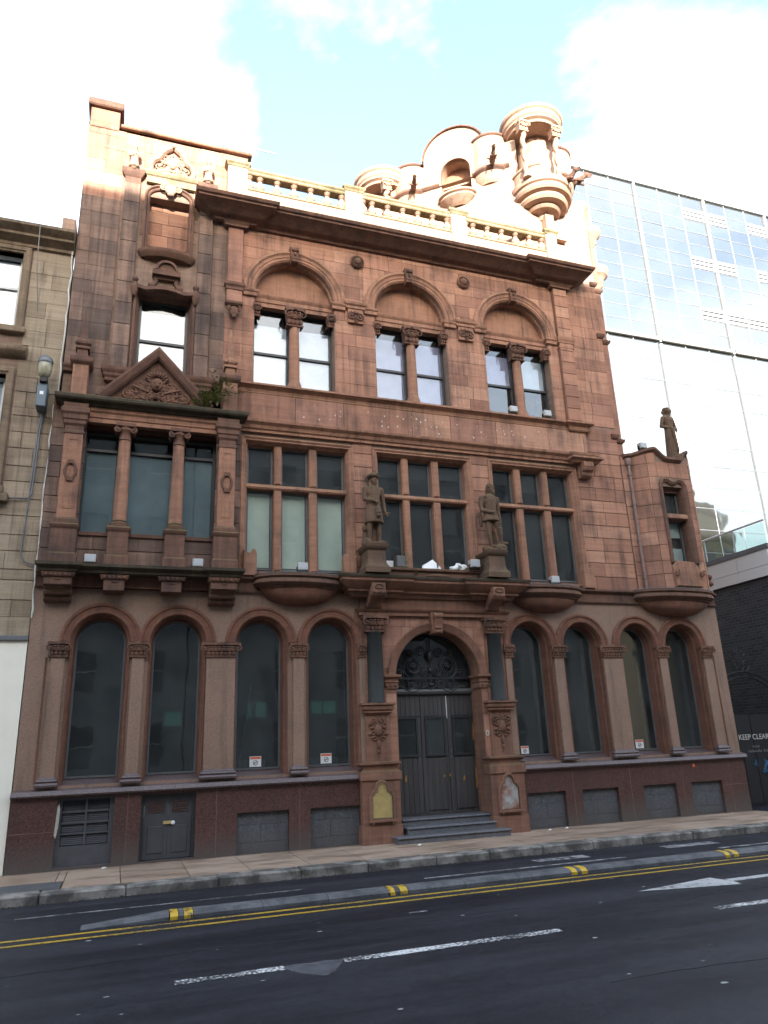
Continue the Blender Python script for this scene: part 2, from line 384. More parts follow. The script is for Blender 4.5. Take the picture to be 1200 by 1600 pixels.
def asphalt_patch(name, a, b):
    k = N(name); p = k.pos(); n2 = k.noise(p, 120, 2, .7); n1 = k.noise(p, 4, 4, .6); c = k.ramp(n2, [(.35, a), (.68, b)]); c = k.mix(.5, c, k.ramp(n1, [(.3, .5), (.7, 1.)]), 'MULTIPLY'); k.bump(n2, .6, .01); return k.set(Base_Color=c, Roughness=.85)
m_patchdark = asphalt_patch('footway_asphalt', (.022, .022, .024), (.15, .15, .15))
def slab_mat():
    k = N('sandstone_paving'); p = k.pos(); r = k.rnd(); n1 = k.noise(p, 1.6, 5, .6, .5); n2 = k.noise(p, 60, 3, .6); n3 = k.noise(k.pos((.8, 2.5, 1)), 1.3, 5, .65)
    c = k.ramp(k.math('ADD', k.math('MULTIPLY', r, .45), k.math('MULTIPLY', n1, .5)), [(.2, (.27, .19, .135)), (.5, (.34, .245, .175)), (.8, (.4, .295, .215))])
    wet = k.ramp(n3, [(.47, 0.), (.6, 1.)]); c = k.mix(k.math('MULTIPLY', wet, .62), c, (.16, .108, .075)); c = k.mix(.5, c, k.ramp(n2, [(.3, .6), (.7, 1.)]), 'MULTIPLY'); k.bump(n2, .3, .006)
    return k.set(Base_Color=c, Roughness=k.ramp(n3, [(.45, .8), (.6, .5)]), Specular_IOR_Level=.35)
m_slab = slab_mat()
def kerb_mat(name, a, b, lo):
    k = N(name); p = k.pos(); n1 = k.noise(p, 3, 5, .65); n2 = k.noise(p, 50, 3, .6); c = k.ramp(n1, [(lo, a), (lo+.18, b)]); c = k.mix(.6, c, k.ramp(n2, [(.3, .5), (.7, 1.)]), 'MULTIPLY'); k.bump(n2, .5, .008); return k.set(Base_Color=c, Roughness=.8)
m_kerb = kerb_mat('granite_kerb', (.075, .07, .06), (.27, .25, .22), .42); m_conc = kerb_mat('separator_concrete', (.06, .06, .064), (.12, .12, .125), .4)
def paint(name, col, lo, hi, scale=26):
    """thermoplastic paint worn through to the asphalt in flakes"""
    k = N(name); p = k.pos(); n1 = k.noise(p, scale, 4, .7); n2 = k.noise(p, 1.7, 3, .6); f = k.ramp(k.math('ADD', k.math('MULTIPLY', n1, .65), k.math('MULTIPLY', n2, .35)), [(lo, 0.), (hi, 1.)])
    c = k.mix(f, (.03, .03, .034), col); return k.set(Base_Color=c, Roughness=.6)
m_line = paint('worn_white_paint', (.6, .6, .58), .485, .55, 34); m_line2 = paint('faded_white_paint', (.3, .3, .3), .42, .58, 12); m_yel = paint('yellow_paint', (.43, .27, .02), .42, .52); m_yelblock = paint('yellow_block_paint', (.5, .32, .02), .36, .46, 14)
m_patch = paint('repair_asphalt', (.075, .075, .085), .38, .56, 9)
m_line3 = paint('dull_white_paint', (.4, .4, .39), .36, .52, 16)

# ------------------------------------------------------------------ wall helpers
def arch_wall(mb, x0, x1, z0, z1, ops, yf, yb):
    """front sheet of a wall with reveals; ops: ('arch', xc, r, zb, zs) or ('rect', xa, xb, zb, zt)"""
    xs = {x0, x1}
    for o in ops:
        if o[0] == 'arch':
            for i in range(25): xs.add(o[1]-o[2]*cos(pi*i/24))
        else: xs |= {o[1], o[2]}
    xs = sorted(x for x in xs if x0-1e-6 <= x <= x1+1e-6)
    def rng_(o): return (o[1]-o[2], o[1]+o[2]) if o[0] == 'arch' else (o[1], o[2])
    def top(o, x): return o[4]+sqrt(max(0, o[2]**2-(x-o[1])**2)) if o[0] == 'arch' else o[4]
    q = lambda a, za0, za1, b, zb0, zb1: mb.add([(a, yf, za0), (b, yf, zb0), (b, yf, zb1), (a, yf, za1)], [(0, 1, 2, 3)])
    for a, b in zip(xs, xs[1:]):
        if b-a < 1e-6: continue
        m = (a+b)/2; cov = sorted([o for o in ops if rng_(o)[0] < m < rng_(o)[1]], key=lambda o: o[3]); la = lb = z0
        for o in cov:
            if o[3] > la+1e-6: q(a, la, o[3], b, lb, o[3])
            mb.add([(a, yf, o[3]), (b, yf, o[3]), (b, yb, o[3]), (a, yb, o[3])], [(0, 1, 2, 3)])
            la, lb = top(o, a), top(o, b)
            mb.add([(a, yf, la), (b, yf, lb), (b, yb, lb), (a, yb, la)], [(3, 2, 1, 0)])
        q(a, la, z1, b, lb, z1)
    for o in ops:
        for x in rng_(o): mb.add([(x, yf, o[3]), (x, yb, o[3]), (x, yb, o[4]), (x, yf, o[4])], [(0, 1, 2, 3)])
    return mb
STONES = {}
def ashlar(key, parent, mat, rects, y, courses, excl=(), arcs=(), lo=.45, hi=.85, gap=.005, seed=1, jog=.004):
    """stone blocks laid in courses inside rects, skipping openings; single stones are gathered and built later"""
    rg = random.Random(seed); lst = STONES.setdefault(key, (parent, mat, []))[2]; y += .012
    for (x0, x1, z0, z1) in rects:
        z = z0; ci = 0
        while z < z1-.05:
            h = courses[ci % len(courses)]; ci += 1
            zt = min(z+h, z1)
            if z1-zt < .09: zt = z1
            iv = [(x0, x1)]
            for (a, b, c, d) in excl:
                if c < zt-.02 and d > z+.02:
                    nv = []
                    for (p, q) in iv:
                        if b <= p or a >= q: nv.append((p, q)); continue
                        if a > p: nv.append((p, a))
                        if b < q: nv.append((b, q))
                    iv = nv
            for (p, q) in iv:
                if q-p < .05: continue
                x = p; first = True
                while x < q-1e-3:
                    wd = rg.uniform(lo, hi)*(rg.uniform(.35, .8) if first else 1); first = False
                    xe = x+wd
                    if q-xe < .22: xe = q
                    xe = min(xe, q); mk_stone(lst, x+gap/2, xe-gap/2, z+gap/2, zt-gap/2, y-rg.uniform(0, jog), arcs); x = xe
            z = zt
def mk_stone(lst, a, b, z0, z1, y, arcs):
    if b-a < .03 or z1-z0 < .03: return
    arc = None
    for (xc, zc, r) in arcs:
        if b > xc-r and a < xc+r and z1 > zc-.01 and z0 < zc+r: arc = (xc, zc, r)
    if arc is None: lst.append(([(a, z0), (b, z0), (b, z1), (a, z1)], y, True)); return
    xc, zc, r = arc; pts = []
    for i in range(9):
        x = a+(b-a)*i/8; bz = z0
        if abs(x-xc) < r: bz = max(z0, zc+sqrt(r*r-(x-xc)**2)+.004)
        pts.append((x, min(bz, z1)))
    run = []; runs = []
    for p in pts:
        if z1-p[1] > .02: run.append(p)
        else:
            if len(run) > 1: runs.append(run)
            run = []
    if len(run) > 1: runs.append(run)
    for run in runs:
        if run[-1][0]-run[0][0] < .03: continue
        low = [run[0]]+[run[i] for i in range(1, len(run)-1) if abs((run[i][1]-run[i-1][1])-(run[i+1][1]-run[i][1])) > 1e-6]+[run[-1]]
        lst.append((low+[(run[-1][0], z1), (run[0][0], z1)], y, False))
MESHC = {}
def flush_stones(limit=295, depth=.026):
    for key, (parent, mat, lst) in STONES.items():
        def score(s):
            poly = s[0]; xs = [p[0] for p in poly]; zs = [p[1] for p in poly]; cx, cz = sum(xs)/len(xs), sum(zs)/len(zs)
            return (max(xs)-min(xs))*(max(zs)-min(zs))/((cx)**2+169+(cz-1.65)**2)
        lst.sort(key=score, reverse=True)
        for poly, y, rect in lst[:limit]:
            if rect:
                a, z0 = poly[0]; w_, h_ = round(poly[1][0]-a, 2), round(poly[2][1]-z0, 2); w_ = max(.02, w_-.004); h_ = max(.02, h_-.004)
                ck = (mat.name, w_, h_)
                if ck not in MESHC:
                    mb = MB().prism([(0, 0), (w_, 0), (w_, h_), (0, h_)], 0, depth, .0022); me = bpy.data.meshes.new('stone'); me.from_pydata(mb.v, [], mb.f); me.materials.append(mat); MESHC[ck] = me
                o = bpy.data.objects.new('stone', MESHC[ck]); COL.objects.link(o); o.parent = parent; o.location = Vector((a, y, z0))-wloc(parent)
            else: P('stone', MB().prism(poly, y, y+depth, .0022), mat, parent)
        if len(lst) > limit:
            mb = MB()
            for poly, y, rect in lst[limit:]: mb.prism(poly, y, y+depth, .006)
            P('remaining_stones', mb, mat, parent, kind='stuff')
def moulding(mb, x0, x1, y, prof, ret=True):
    """straight moulding on a wall face y, returned at both ends"""
    path = [(x0, y+.3), (x0, y), (x1, y), (x1, y+.3)] if ret else [(x0, y), (x1, y)]
    return mb.sweep(path, prof)
def blk_cap(mb, x0, x1, y0, y1, prof): return mb.sweep([(x0, y1), (x0, y0), (x1, y0), (x1, y1)], prof)
def window(parent, x0, x1, z0, z1, y, fr=m_frame, gl=m_glass, fw=.045, rails=(), blinds=(), label=None, muntin=()):
    mb = MB(); mb.box(x0, x0+fw, y, y+.06, z0, z1); mb.box(x1-fw, x1, y, y+.06, z0, z1); mb.box(x0+fw, x1-fw, y, y+.06, z0, z0+fw); mb.box(x0+fw, x1-fw, y, y+.06, z1-fw, z1)
    for r in rails: mb.box(x0+fw, x1-fw, y-.012, y+.05, r-.025, r+.025)
    w_ = P('window', mb, fr, parent, label=label)
    zs = [z0+fw]+[v for r in rails for v in (r-.025, r+.025)]+[z1-fw]
    for i in range(0, len(zs), 2): P('pane', MB().box(x0+fw, x1-fw, y+.025+.008*(i//2), y+.031+.008*(i//2), zs[i], zs[i+1]), gl, w_)
    for (b0, b1, bm_) in blinds: P('blind', MB().box(x0+fw+.01, x1-fw-.01, y+.05, y+.056, b0, b1), bm_, w_)
    return w_
def leafcap(mb, xc, y, z0, z1, w, d=.1, vol=True):
    """foliate capital: bell, leaves and corner scrolls under an abacus"""
    h = z1-z0; hw = w/2
    mb.sweep([(xc-hw*.72, y+.12), (xc-hw*.72, y-d*.35), (xc+hw*.72, y-d*.35), (xc+hw*.72, y+.12)], [(-.02, z0), (.02, z0), (.025, z0+.03), (0, z0+.04), (.0, z0+h*.4), (.03, z0+h*.78), (-.02, z0+h*.8)])
    mb.box(xc-hw, xc+hw, y-d, y+.1, z1-h*.17, z1)
    n = max(3, int(w/.085)); rg = random.Random(int(xc*100))
    for row in (0, 1):
        for i in range(n-row):
            x = xc-hw*.68+(i+.5*row+.25)*hw*1.36/(n-.5); zz = z0+h*(.14+.27*row); mb.ball(x, y-d*(.5+.22*row), zz+h*.13, w/n*.42, .028, h*.19, 6, 5, rg.uniform(-.25, .25)); mb.ball(x, y-d*(.72+.22*row), zz+h*.29, w/n*.3, .024, h*.06, 6, 4)
    if vol:
        r = h*.23
        mb.volute(xc-hw+r*.75, y-d*.95, z1-h*.17-r, r, .016, 1, 14, 1.2); mb.volute(xc+hw-r*.75, y-d*.95, z1-h*.17-r, r, .016, -1, 14, 1.2)
        if w > .3: mb.volute(xc-r*.8, y-d*.9, z1-h*.3-r*.6, r*.7, .013, -1, 12, 1.1); mb.volute(xc+r*.8, y-d*.9, z1-h*.3-r*.6, r*.7, .013, 1, 12, 1.1); mb.ball(xc, y-d, z1-h*.1, .04, .03, .04, 6, 5)
    return mb
def relief(mb, xc, y, zc, w, h, seed=1, n=26, inside=None):
    """symmetrical carved foliage in low relief"""
    rg = random.Random(seed)
    for i in range(n):
        x = rg.uniform(.02, .5)*w; z = rg.uniform(-.5, .5)*h
        if inside and not inside(x, z): continue
        a = rg.uniform(.03, .07)*min(1, w*1.4+.2)
        if rg.random() < .4:
            t = rg.choice((-1, 1)); mb.volute(xc+x, y, zc+z, a*1.3, a*.32, t, 12, 1.2, rg.uniform(0, 6)); mb.volute(xc-x, y, zc+z, a*1.3, a*.32, -t, 12, 1.2, rg.uniform(0, 6))
        else:
            r_ = rg.uniform(-1, 1); mb.ball(xc+x, y, zc+z, a*1.2, .035, a*.5, 6, 5, r_); mb.ball(xc-x, y, zc+z, a*1.2, .035, a*.5, 6, 5, -r_)
    return mb

def text(name, body, size, loc, mat, parent):
    """flat lettering facing the street, as a mesh"""
    fc = bpy.data.curves.new(name, 'FONT'); fc.body = body; fc.size = size; fc.extrude = .0015
    fo = bpy.data.objects.new(name, fc); COL.objects.link(fo); bpy.context.view_layer.update()
    me = bpy.data.meshes.new_from_object(fo.evaluated_get(bpy.context.evaluated_depsgraph_get())); bpy.data.objects.remove(fo); bpy.data.curves.remove(fc)
    mb = MB(); mb.v = [(loc[0]+v.co.x, loc[1]-v.co.z, loc[2]+v.co.y) for v in me.vertices]; mb.f = [tuple(p.vertices) for p in me.polygons]; bpy.data.meshes.remove(me)
    return P(name, mb, mat, parent)

# ------------------------------------------------------------------ setting: ground, road, pavement
def struct(name, mb, mat, parent=None, kind='structure', **k):
    o = P(name, mb, mat, parent, **k)
    if kind: o['kind'] = kind
    return o
struct('ground', MB().box(-900, 900, -900, 900, -.6, -.3), m_asphalt)
road = struct('road', MB().box(-120, 120, -11.9, -1.95, -.29, -.12), m_asphalt)
pave = struct('pavement', MB().box(-60, 12.75, -1.66, .3, -.28, -.035), m_mortar)
struct('far_pavement', MB().box(-120, 120, -24.5, -11.92, -.28, 0), m_slab)
lane = struct('lane', MB().box(12.66, 14.98, -1.6, 30, -.28, -.05), m_asphalt)
struct('far_right_pavement', MB().box(15.0, 60, -1.66, .3, -.28, -.02), m_slab)
# paving slabs, one row of long flags, then kerb stones
rg = random.Random(3); x = -3.2
def rndz(a, b): return rg.uniform(a, b)
while x < 12.75:
    wd = rg.uniform(.82, .92) if x < 5 else rg.uniform(.7, 1.25); xe = min(x+wd, 12.76); sk = rg.uniform(-.01, .01)
    if x > 4.5 and x < 12:
        for (ya, yb) in ((-1.64, -.95+sk*8), (-.94+sk*8, -.07)): P('paving_slab', MB().box(x+.004, xe-.004, ya, yb, -.05, rndz(-.004, .0), 0), m_slab, pave, bevel=.006)
    elif x < -.55:
        P('paving_slab', MB().box(x+.004, xe-.004 if xe < -.6 else -.55, -1.0, -.07, -.05, rndz(-.004, 0)), m_slab, pave, bevel=.006)
        if xe > -.55: P('paving_slab', MB().box(-.54, xe-.004, -1.64, -.07, -.05, 0), m_slab, pave, bevel=.006)
    else: P('paving_slab', MB().box(x+.004, xe-.004, -1.64, -.07, -.05, rndz(-.004, .0)), m_slab, pave, bevel=.006)
    x = xe
P('asphalt_patch', MB().box(-3.2, -.565, -1.64, -1.012, -.05, -.004), m_patchdark, pave, label='dark pebbly asphalt repair in the pavement')
P('paving_strip', MB().box(-3.2, 12.7, -.06, -.012, -.05, .004), m_slab, pave)
x = -4.0
while x < 13.4:
    xe = x+rg.uniform(.85, 1.3)
    P('kerb_stone', MB().box(x+.004, xe-.004, -1.95+rndz(-.008, .008), -1.655, -.2, rndz(-.006, .004)), m_kerb, pave, bevel=.02); x = xe
# channel of smoother asphalt by the kerb is the cycle lane; lines are 4 mm sheets
def sheet(name, pts, z, mat, parent, label=None):
    n = len(pts); mb = MB().add([(p[0], p[1], z) for p in pts]+[(p[0], p[1], z-.003) for p in pts], [tuple(range(n)), tuple(reversed(range(n, 2*n)))]+[((i+1) % n, i, n+i, n+(i+1) % n) for i in range(n)]); return P(name, mb, mat, parent, label=label)
def strip(name, x0, x1, y0, y1, z, mat, parent=road, label=None):
    n = max(2, min(160, int((x1-x0)/.16))); j = min(.008, (y1-y0)*.09); js = random.Random(int(x0*10)+int(y0*100))
    lo_ = [(x0+(x1-x0)*i/n, y0+js.uniform(-j, j)) for i in range(n+1)]; hi_ = [(x0+(x1-x0)*i/n, y1+js.uniform(-j, j)) for i in range(n, -1, -1)]
    return sheet(name, lo_+hi_, z, mat, parent, label)
Z1 = -.12+.004
strip('yellow_line', -20, 40, -3.925, -3.865, Z1, m_yel); strip('yellow_line', -20, 40, -4.155, -4.095, Z1, m_yel)
strip('lane_line', -.95, 2.4, -2.79, -2.75, Z1, m_line2); strip('lane_line', 4.05, 7.3, -2.93, -2.87, Z1, m_line2); strip('lane_line', 9.0, 14.0, -3.0, -2.93, Z1, m_line2)
strip('faded_marking', 6.0, 6.9, -2.6, -2.35, Z1, m_line2); strip('faded_marking', 8.4, 9.4, -2.55, -2.3, Z1, m_line2)
strip('centre_line_dash', .57, 1.46, -6.17, -6.06, Z1, m_line); strip('centre_line_dash', 1.97, 4.12, -6.2, -6.08, Z1, m_line)
strip('centre_line_dash', 5.98, 9.6, -6.2, -6.08, Z1, m_line); strip('centre_line_dash', -4.6, -1.4, -6.2, -6.08, Z1, m_line); strip('centre_line_dash', 11.4, 15.0, -6.2, -6.08, Z1, m_line)
_o = [(1.36, -6.06), (1.42, -6.2), (1.5, -6.34), (1.6, -6.47), (1.72, -6.58), (1.84, -6.5), (1.92, -6.34), (2.0, -6.2), (2.04, -6.08), (1.9, -6.03), (1.7, -6.05), (1.52, -6.02)]; _p = []; _o = [(1.7+(a-1.7)*.8, -6.16+(b+6.16)*.75) for a, b in _o]
for (xa, ya), (xb, yb) in zip(_o, _o[1:]+_o[:1]):
    for q in range(5): _p.append((xa+(xb-xa)*q/5+rg.uniform(-.012, .012), ya+(yb-ya)*q/5+rg.uniform(-.012, .012)))
sheet('road_patch', _p, Z1-.001, m_patch, road, 'pale worn repair patch breaking the centre line')
sheet('arrow_head', [(5.87, -5.04), (7.16, -5.3), (7.2, -5.12), (7.13, -4.8)], Z1, m_line3, road); strip('arrow_shaft', 7.205, 9.6, -5.11, -4.98, Z1, m_line3)
strip('road_crumb', 3.12, 3.33, -4.75, -4.71, Z1, m_line2)
# faint dark tracks
# lane separator
sep = thing('lane_separator', 'long grey concrete kerb separator with yellow painted blocks beside double yellow lines', 'separator', (3.5, -3.55, -.12))
prf = [(.0, -.13), (.0, -.085), (.04, -.055), (.09, -.045), (.2, -.045), (.26, -.058), (.3, -.085), (.3, -.13)]
def sepseg(x0, x1, mat, name, y=-3.74, k0=1, k1=1):
    mb = MB(); n = len(prf); vs = []
    for xx, kk in ((x0, k0), (x1, k1)):
        for d, z in prf: vs.append((xx, y+d*(.75+.25*kk), -.13+(z+.13)*kk))
    fs = [(i, i+1, n+i+1, n+i) for i in range(n-1)]+[tuple(range(n)), tuple(reversed(range(n, 2*n)))]
    return P(name, mb.add(vs, fs), mat, sep)
sepseg(-.22, .68, m_conc, 'tapered_end', k0=.28)
x = .69; k = 0
ybl = [.69, 3.24, 5.82, 8.4, 10.95]
pts = []
for yb in ybl:
    pts.append((yb, yb+.09, 'y')); pts.append((yb+.09, yb+.15, 'c')); pts.append((yb+.15, yb+.25, 'y'))
    for q in range(3): pts.append((yb+.25+q*.775, yb+.25+(q+1)*.775, 'c'))
for a, b, t in pts:
    sepseg(a+.003, b-.003, m_yelblock if t == 'y' else m_conc, 'yellow_block' if t == 'y' else 'separator_unit')
# litter and gum spots on the carriageway, nobody could count them
mb = MB(); rl = random.Random(11)
for i in range(75):
    xx, yy = rl.uniform(-3, 13), rl.uniform(-9.5, -4.2) if i < 115 else rl.uniform(-3.3, -2.0); r_ = rl.uniform(.006, .02) if rl.random() < .9 else rl.uniform(.018, .03); n = 6; a0 = rl.uniform(0, 6)
    mb.add([(xx+r_*rl.uniform(.6, 1.2)*cos(a0+2*pi*i2/n)*1.5, yy+r_*rl.uniform(.5, 1)*sin(a0+2*pi*i2/n), -.1165) for i2 in range(n)], [tuple(range(n))])
struct('gum_spots', mb, plain('gum_and_litter', (.28, .28, .27), .8, var=.5), kind='stuff')
for (xx, yy, c) in ((4.85, -.75, 'white'), (-.05, -.2, 'white'), (7.6, -.32, 'white'), (8.0, -.25, 'pale')):
    mbl = MB(); mbl.ball(xx, yy, .012, .03, .02, .014, 6, 4, .3); mbl.ball(xx+.03, yy+.01, .01, .018, .016, .011, 6, 4)
    tag(P('litter_scrap', mbl, m_card), {4.85: 'crumpled white scrap of paper on the pavement left of the steps', -.05: 'small white scrap by the wall under the metal grille', 7.6: 'small white scrap under the first vent right of the door', 8.0: 'pale litter scrap between the first two vents right of the door'}[xx], 'litter', 'litter on the pavement')

# sealed cracks wandering over the carriageway, grit along the kerb
rk = random.Random(21)
for (x0, y0, dx, n) in ((-2.0, -5.2, .22, 30), (3.6, -7.6, .2, 34), (6.2, -5.6, .2, 30), (1.2, -9.0, .18, 26)):
    lo_, hi_ = [], []; yy = y0
    for i in range(n): yy += rk.uniform(-.05, .05); w_ = rk.uniform(.004, .011); lo_.append((x0+dx*i, yy-w_)); hi_.append((x0+dx*i, yy+w_))
    sheet('sealed_crack', lo_+hi_[::-1], Z1-.001, m_mesh, road)
mb = MB()
for i in range(420):
    xx = rk.uniform(-2.5, 13); yy = -1.955-abs(rk.gauss(0, .05)); r_ = rk.uniform(.006, .02); mb.ball(xx, yy, -.117, r_*1.3, r_, r_*.5, 5, 3, rk.uniform(0, 3))
struct('gutter_grit', mb, plain('leaf_grit', (.06, .045, .03), .9, var=.6, scale=20), kind='stuff')

# ------------------------------------------------------------------ the red sandstone building
B = thing('bank_building', 'tall red sandstone building with arched windows, statues over the door and a corner turret', 'building', (5.6, 0, 0))
# body behind the facade
mb = MB()
mb.box(-1.36, -1.32, .36, 14, 0, 13.9); mb.box(10.56, 10.6, .36, 14, 4.6, 12.3); mb.box(12.58, 12.62, .4, 14, 0, 4.5); mb.box(-1.32, 12.6, 13.9, 14, 0, 4.5); mb.box(-1.32, 10.58, 13.9, 14, 4.5, 12.3)
mb.box(10.4, 12.6, .3, 13.9, 4.46, 4.56); mb.box(-1.32, 10.56, .8, 13.9, 12.25, 12.4)
P('rear_walls', mb, m_red, B)
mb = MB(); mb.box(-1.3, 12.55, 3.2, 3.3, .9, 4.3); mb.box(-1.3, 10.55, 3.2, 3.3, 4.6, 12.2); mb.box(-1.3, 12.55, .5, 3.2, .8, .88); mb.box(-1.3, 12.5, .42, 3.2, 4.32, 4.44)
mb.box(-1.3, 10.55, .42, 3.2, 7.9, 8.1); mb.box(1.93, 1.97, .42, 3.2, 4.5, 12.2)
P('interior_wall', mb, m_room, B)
# -- plinth with openings
PL = [('rect', -.77, .05, .045, 1.02), ('rect', .45, 1.29, .03, 1.0)]+[('rect', a, b, .012, .64) for a, b in ((1.95, 2.82), (3.19, 4.06), (7.36, 8.19), (8.56, 9.40), (9.99, 10.80), (11.17, 11.97))]
mb = MB(); arch_wall(mb, -1.42, 4.085, -.02, 1.05, PL[:4], -.05, .16); P('plinth', mb, m_plinth, B)
mb = MB(); arch_wall(mb, 7.275, 12.66, -.02, 1.05, PL[4:], -.05, .16); mb.box(12.64, 12.66, -.05, .6, -.02, 1.05); P('plinth', mb, m_plinth, B)
for (a, b) in ((1.95, 2.82), (3.19, 4.06), (7.36, 8.19), (8.56, 9.40), (9.99, 10.80), (11.17, 11.97)):
    vb = P('blocked_vent', MB().box(a-.02, b+.02, .035, .15, -.01, .66), m_mortar, B)
    cut = (a+b)/2+rng.uniform(-.08, .08); q = rng.uniform(.25, .4)
    for (c, d, e, f_) in ((a, a+(b-a)*q, .44, .62), (a+(b-a)*q, a+(b-a)*.85, .44, .62), (a+(b-a)*.85, b, .44, .62), (a, cut, .17, .44), (cut, b, .17, .44), (a, b, .01, .17)):
        P('block', MB().prism([(c+.002, e+.002), (d-.002, e+.002), (d-.002, f_-.002), (c+.002, f_-.002)], .026-rng.uniform(0, .003), .06, .002), m_grey, vb)
for x in (.25, 1.62, 3.0, 8.38, 9.7, 10.98, 12.2): P('mortar_joint', MB().box(x-.003, x+.003, -.0512, -.045, .02 if x > 1.5 or x < .2 else .05, 1.04), m_mortar, B)
for a, b in ((-1.41, -.8), (12.0, 12.65)): P('mortar_joint', MB().box(a, b, -.0512, -.045, .545, .551), m_mortar, B)
# grille with louvres
gr = P('metal_grille', MB().box(-.77, .05, .03, .06, .045, .33).box(-.77, -.70, .03, .06, .33, 1.02).box(-.02, .05, .03, .06, .33, 1.02).box(-.70, -.02, .03, .06, .98, 1.02), plain('grey_metal_paint', (.085, .086, .092), .5, .2), B)
for z in (.5, .65, .81): P('grille_bar', MB().box(-.70, -.02, .025, .055, z-.012, z+.012), gr.data.materials[0], gr)
P('grille_bar', MB().box(-.37, -.34, .022, .05, .33, .98), gr.data.materials[0], gr)
mb = MB()
for i in range(24):
    z = .345+i*.0265; mb.add([(-.69, .045, z), (-.03, .045, z), (-.03, .065, z+.023), (-.69, .065, z+.023)], [(0, 1, 2, 3)])
P('louvre_slats', mb, gr.data.materials[0], gr, kind='stuff'); P('backing', MB().box(-.77, .05, .11, .13, .3, 1.02), m_iron, gr)
P('torn_notice', MB().prism([(-.785, .5), (-.76, .45), (-.735, .6), (-.725, .85), (-.745, .95), (-.765, .9)], -.056, -.052), plain('stained_paper', (.42, .4, .34), .8, var=.5, scale=14), B)
# basement door
bd = P('basement_door', MB().box(.45, .50, .02, .1, .03, 1.0).box(1.24, 1.29, .02, .1, .03, 1.0).box(.50, 1.24, .02, .1, .955, 1.0), m_frame, B)
mdo = plain('charcoal_door_paint', (.055, .056, .06), .6, var=.45, scale=5)
for a, b in ((.505, .868), (.872, 1.235)):
    lf = P('door_leaf', MB().box(a, b, .05, .09, .04, .95), mdo, bd); P('panel', MB().box(a+.06, b-.06, .04, .05, .12, .52, .008), mdo, bd)
    for i in range(5): P('vent_slot', MB().box(a+.06, b-.06, .038, .05, .72+i*.037, .738+i*.037), m_plinth, bd)
P('hasp', MB().box(.80, .93, .025, .05, .545, .59), m_brass, bd); P('padlock', MB().lathe(0, 0, [(.03, 0), (.03, .02)], 10).v and MB().ball(.95, .02, .56, .032, .015, .032), m_card, bd)
P('sticker', MB().box(11.27, 11.33, -.056, -.052, .93, .99), m_orange, B)
# -- sill course
sp = [(-.02, 1.05), (.07, 1.05), (.085, 1.075), (.07, 1.1), (.05, 1.135), (-.05, 1.16), (-.36, 1.285), (-.36, 1.05)]
P('sill_course', MB().sweep([(-1.43, -.05), (4.085, -.05)], sp), m_sill, B, smooth=40)
P('sill_course', MB().sweep([(7.275, -.05), (12.68, -.05)], sp), m_sill, B, smooth=40)
# -- granite arcade wall
AX_L = [-.335, .9, 2.33, 3.61]; AX_R = [7.76, 8.98, 10.36, 11.54]; ZS = 3.42
for (xa, xb, ax) in ((-1.42, 4.2, AX_L), (7.15, 12.63, AX_R)):
    mb = MB(); arch_wall(mb, xa, xb, 1.16, 4.31, [('arch', c, .47, 1.2, ZS) for c in ax], 0, .08)
    if xb > 12: mb.box(12.60, 12.63, .002, .6, 1.16, 4.31)
    P('arcade_wall', mb, m_granite, B)
    for c in ax:
        # moulded arch ring and red sandstone reveal
        mb = MB(); path = arcpts(c, ZS, .47, 0, pi, 28)
        mb.sweep(path, [(.165, .01), (.165, -.035), (.135, -.05), (.11, -.04), (.10, -.025), (.04, -.025), (.03, -.04), (-.0, -.04), (-.015, -.01), (-.02, .08)], 'xz', cap=False)
        P('arch_moulding', mb, m_trimlow, B, smooth=50)
        full = [(c+.47, 1.2)]+path+[(c-.47, 1.2)]
        mb = MB(); mb.sweep(full, [(.0, -.012), (-.012, -.018), (-.025, .0), (-.025, .05), (-.015, .075), (-.03, .11), (-.05, .12), (-.05, .2), (-.075, .3)], 'xz', cap=False)
        P('window_reveal', mb, m_trimlow, B, smooth=50)
        # window
        gw = .395; fp = [(c-gw, 1.29), (c+gw, 1.29)]+arcpts(c, ZS, gw, 0, pi, 24)
        wmb = MB(); wmb.sweep(fp, [(0.0, .29), (0, .34), (-.03, .34), (-.03, .29)], 'xz', closed=True, loop=True)
        wn_ = P('window', wmb, m_gframe, B)
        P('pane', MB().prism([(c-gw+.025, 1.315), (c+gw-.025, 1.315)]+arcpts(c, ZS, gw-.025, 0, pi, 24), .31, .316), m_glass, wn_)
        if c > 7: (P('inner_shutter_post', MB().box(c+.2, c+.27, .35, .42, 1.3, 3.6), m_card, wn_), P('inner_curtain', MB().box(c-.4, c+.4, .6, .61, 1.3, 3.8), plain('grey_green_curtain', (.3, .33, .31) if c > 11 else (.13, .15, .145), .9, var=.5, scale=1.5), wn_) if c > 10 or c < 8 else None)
        else: P('inner_post', MB().box(c+.325, c+.345, .36, .40, 1.3, 3.5), m_gframe, wn_)
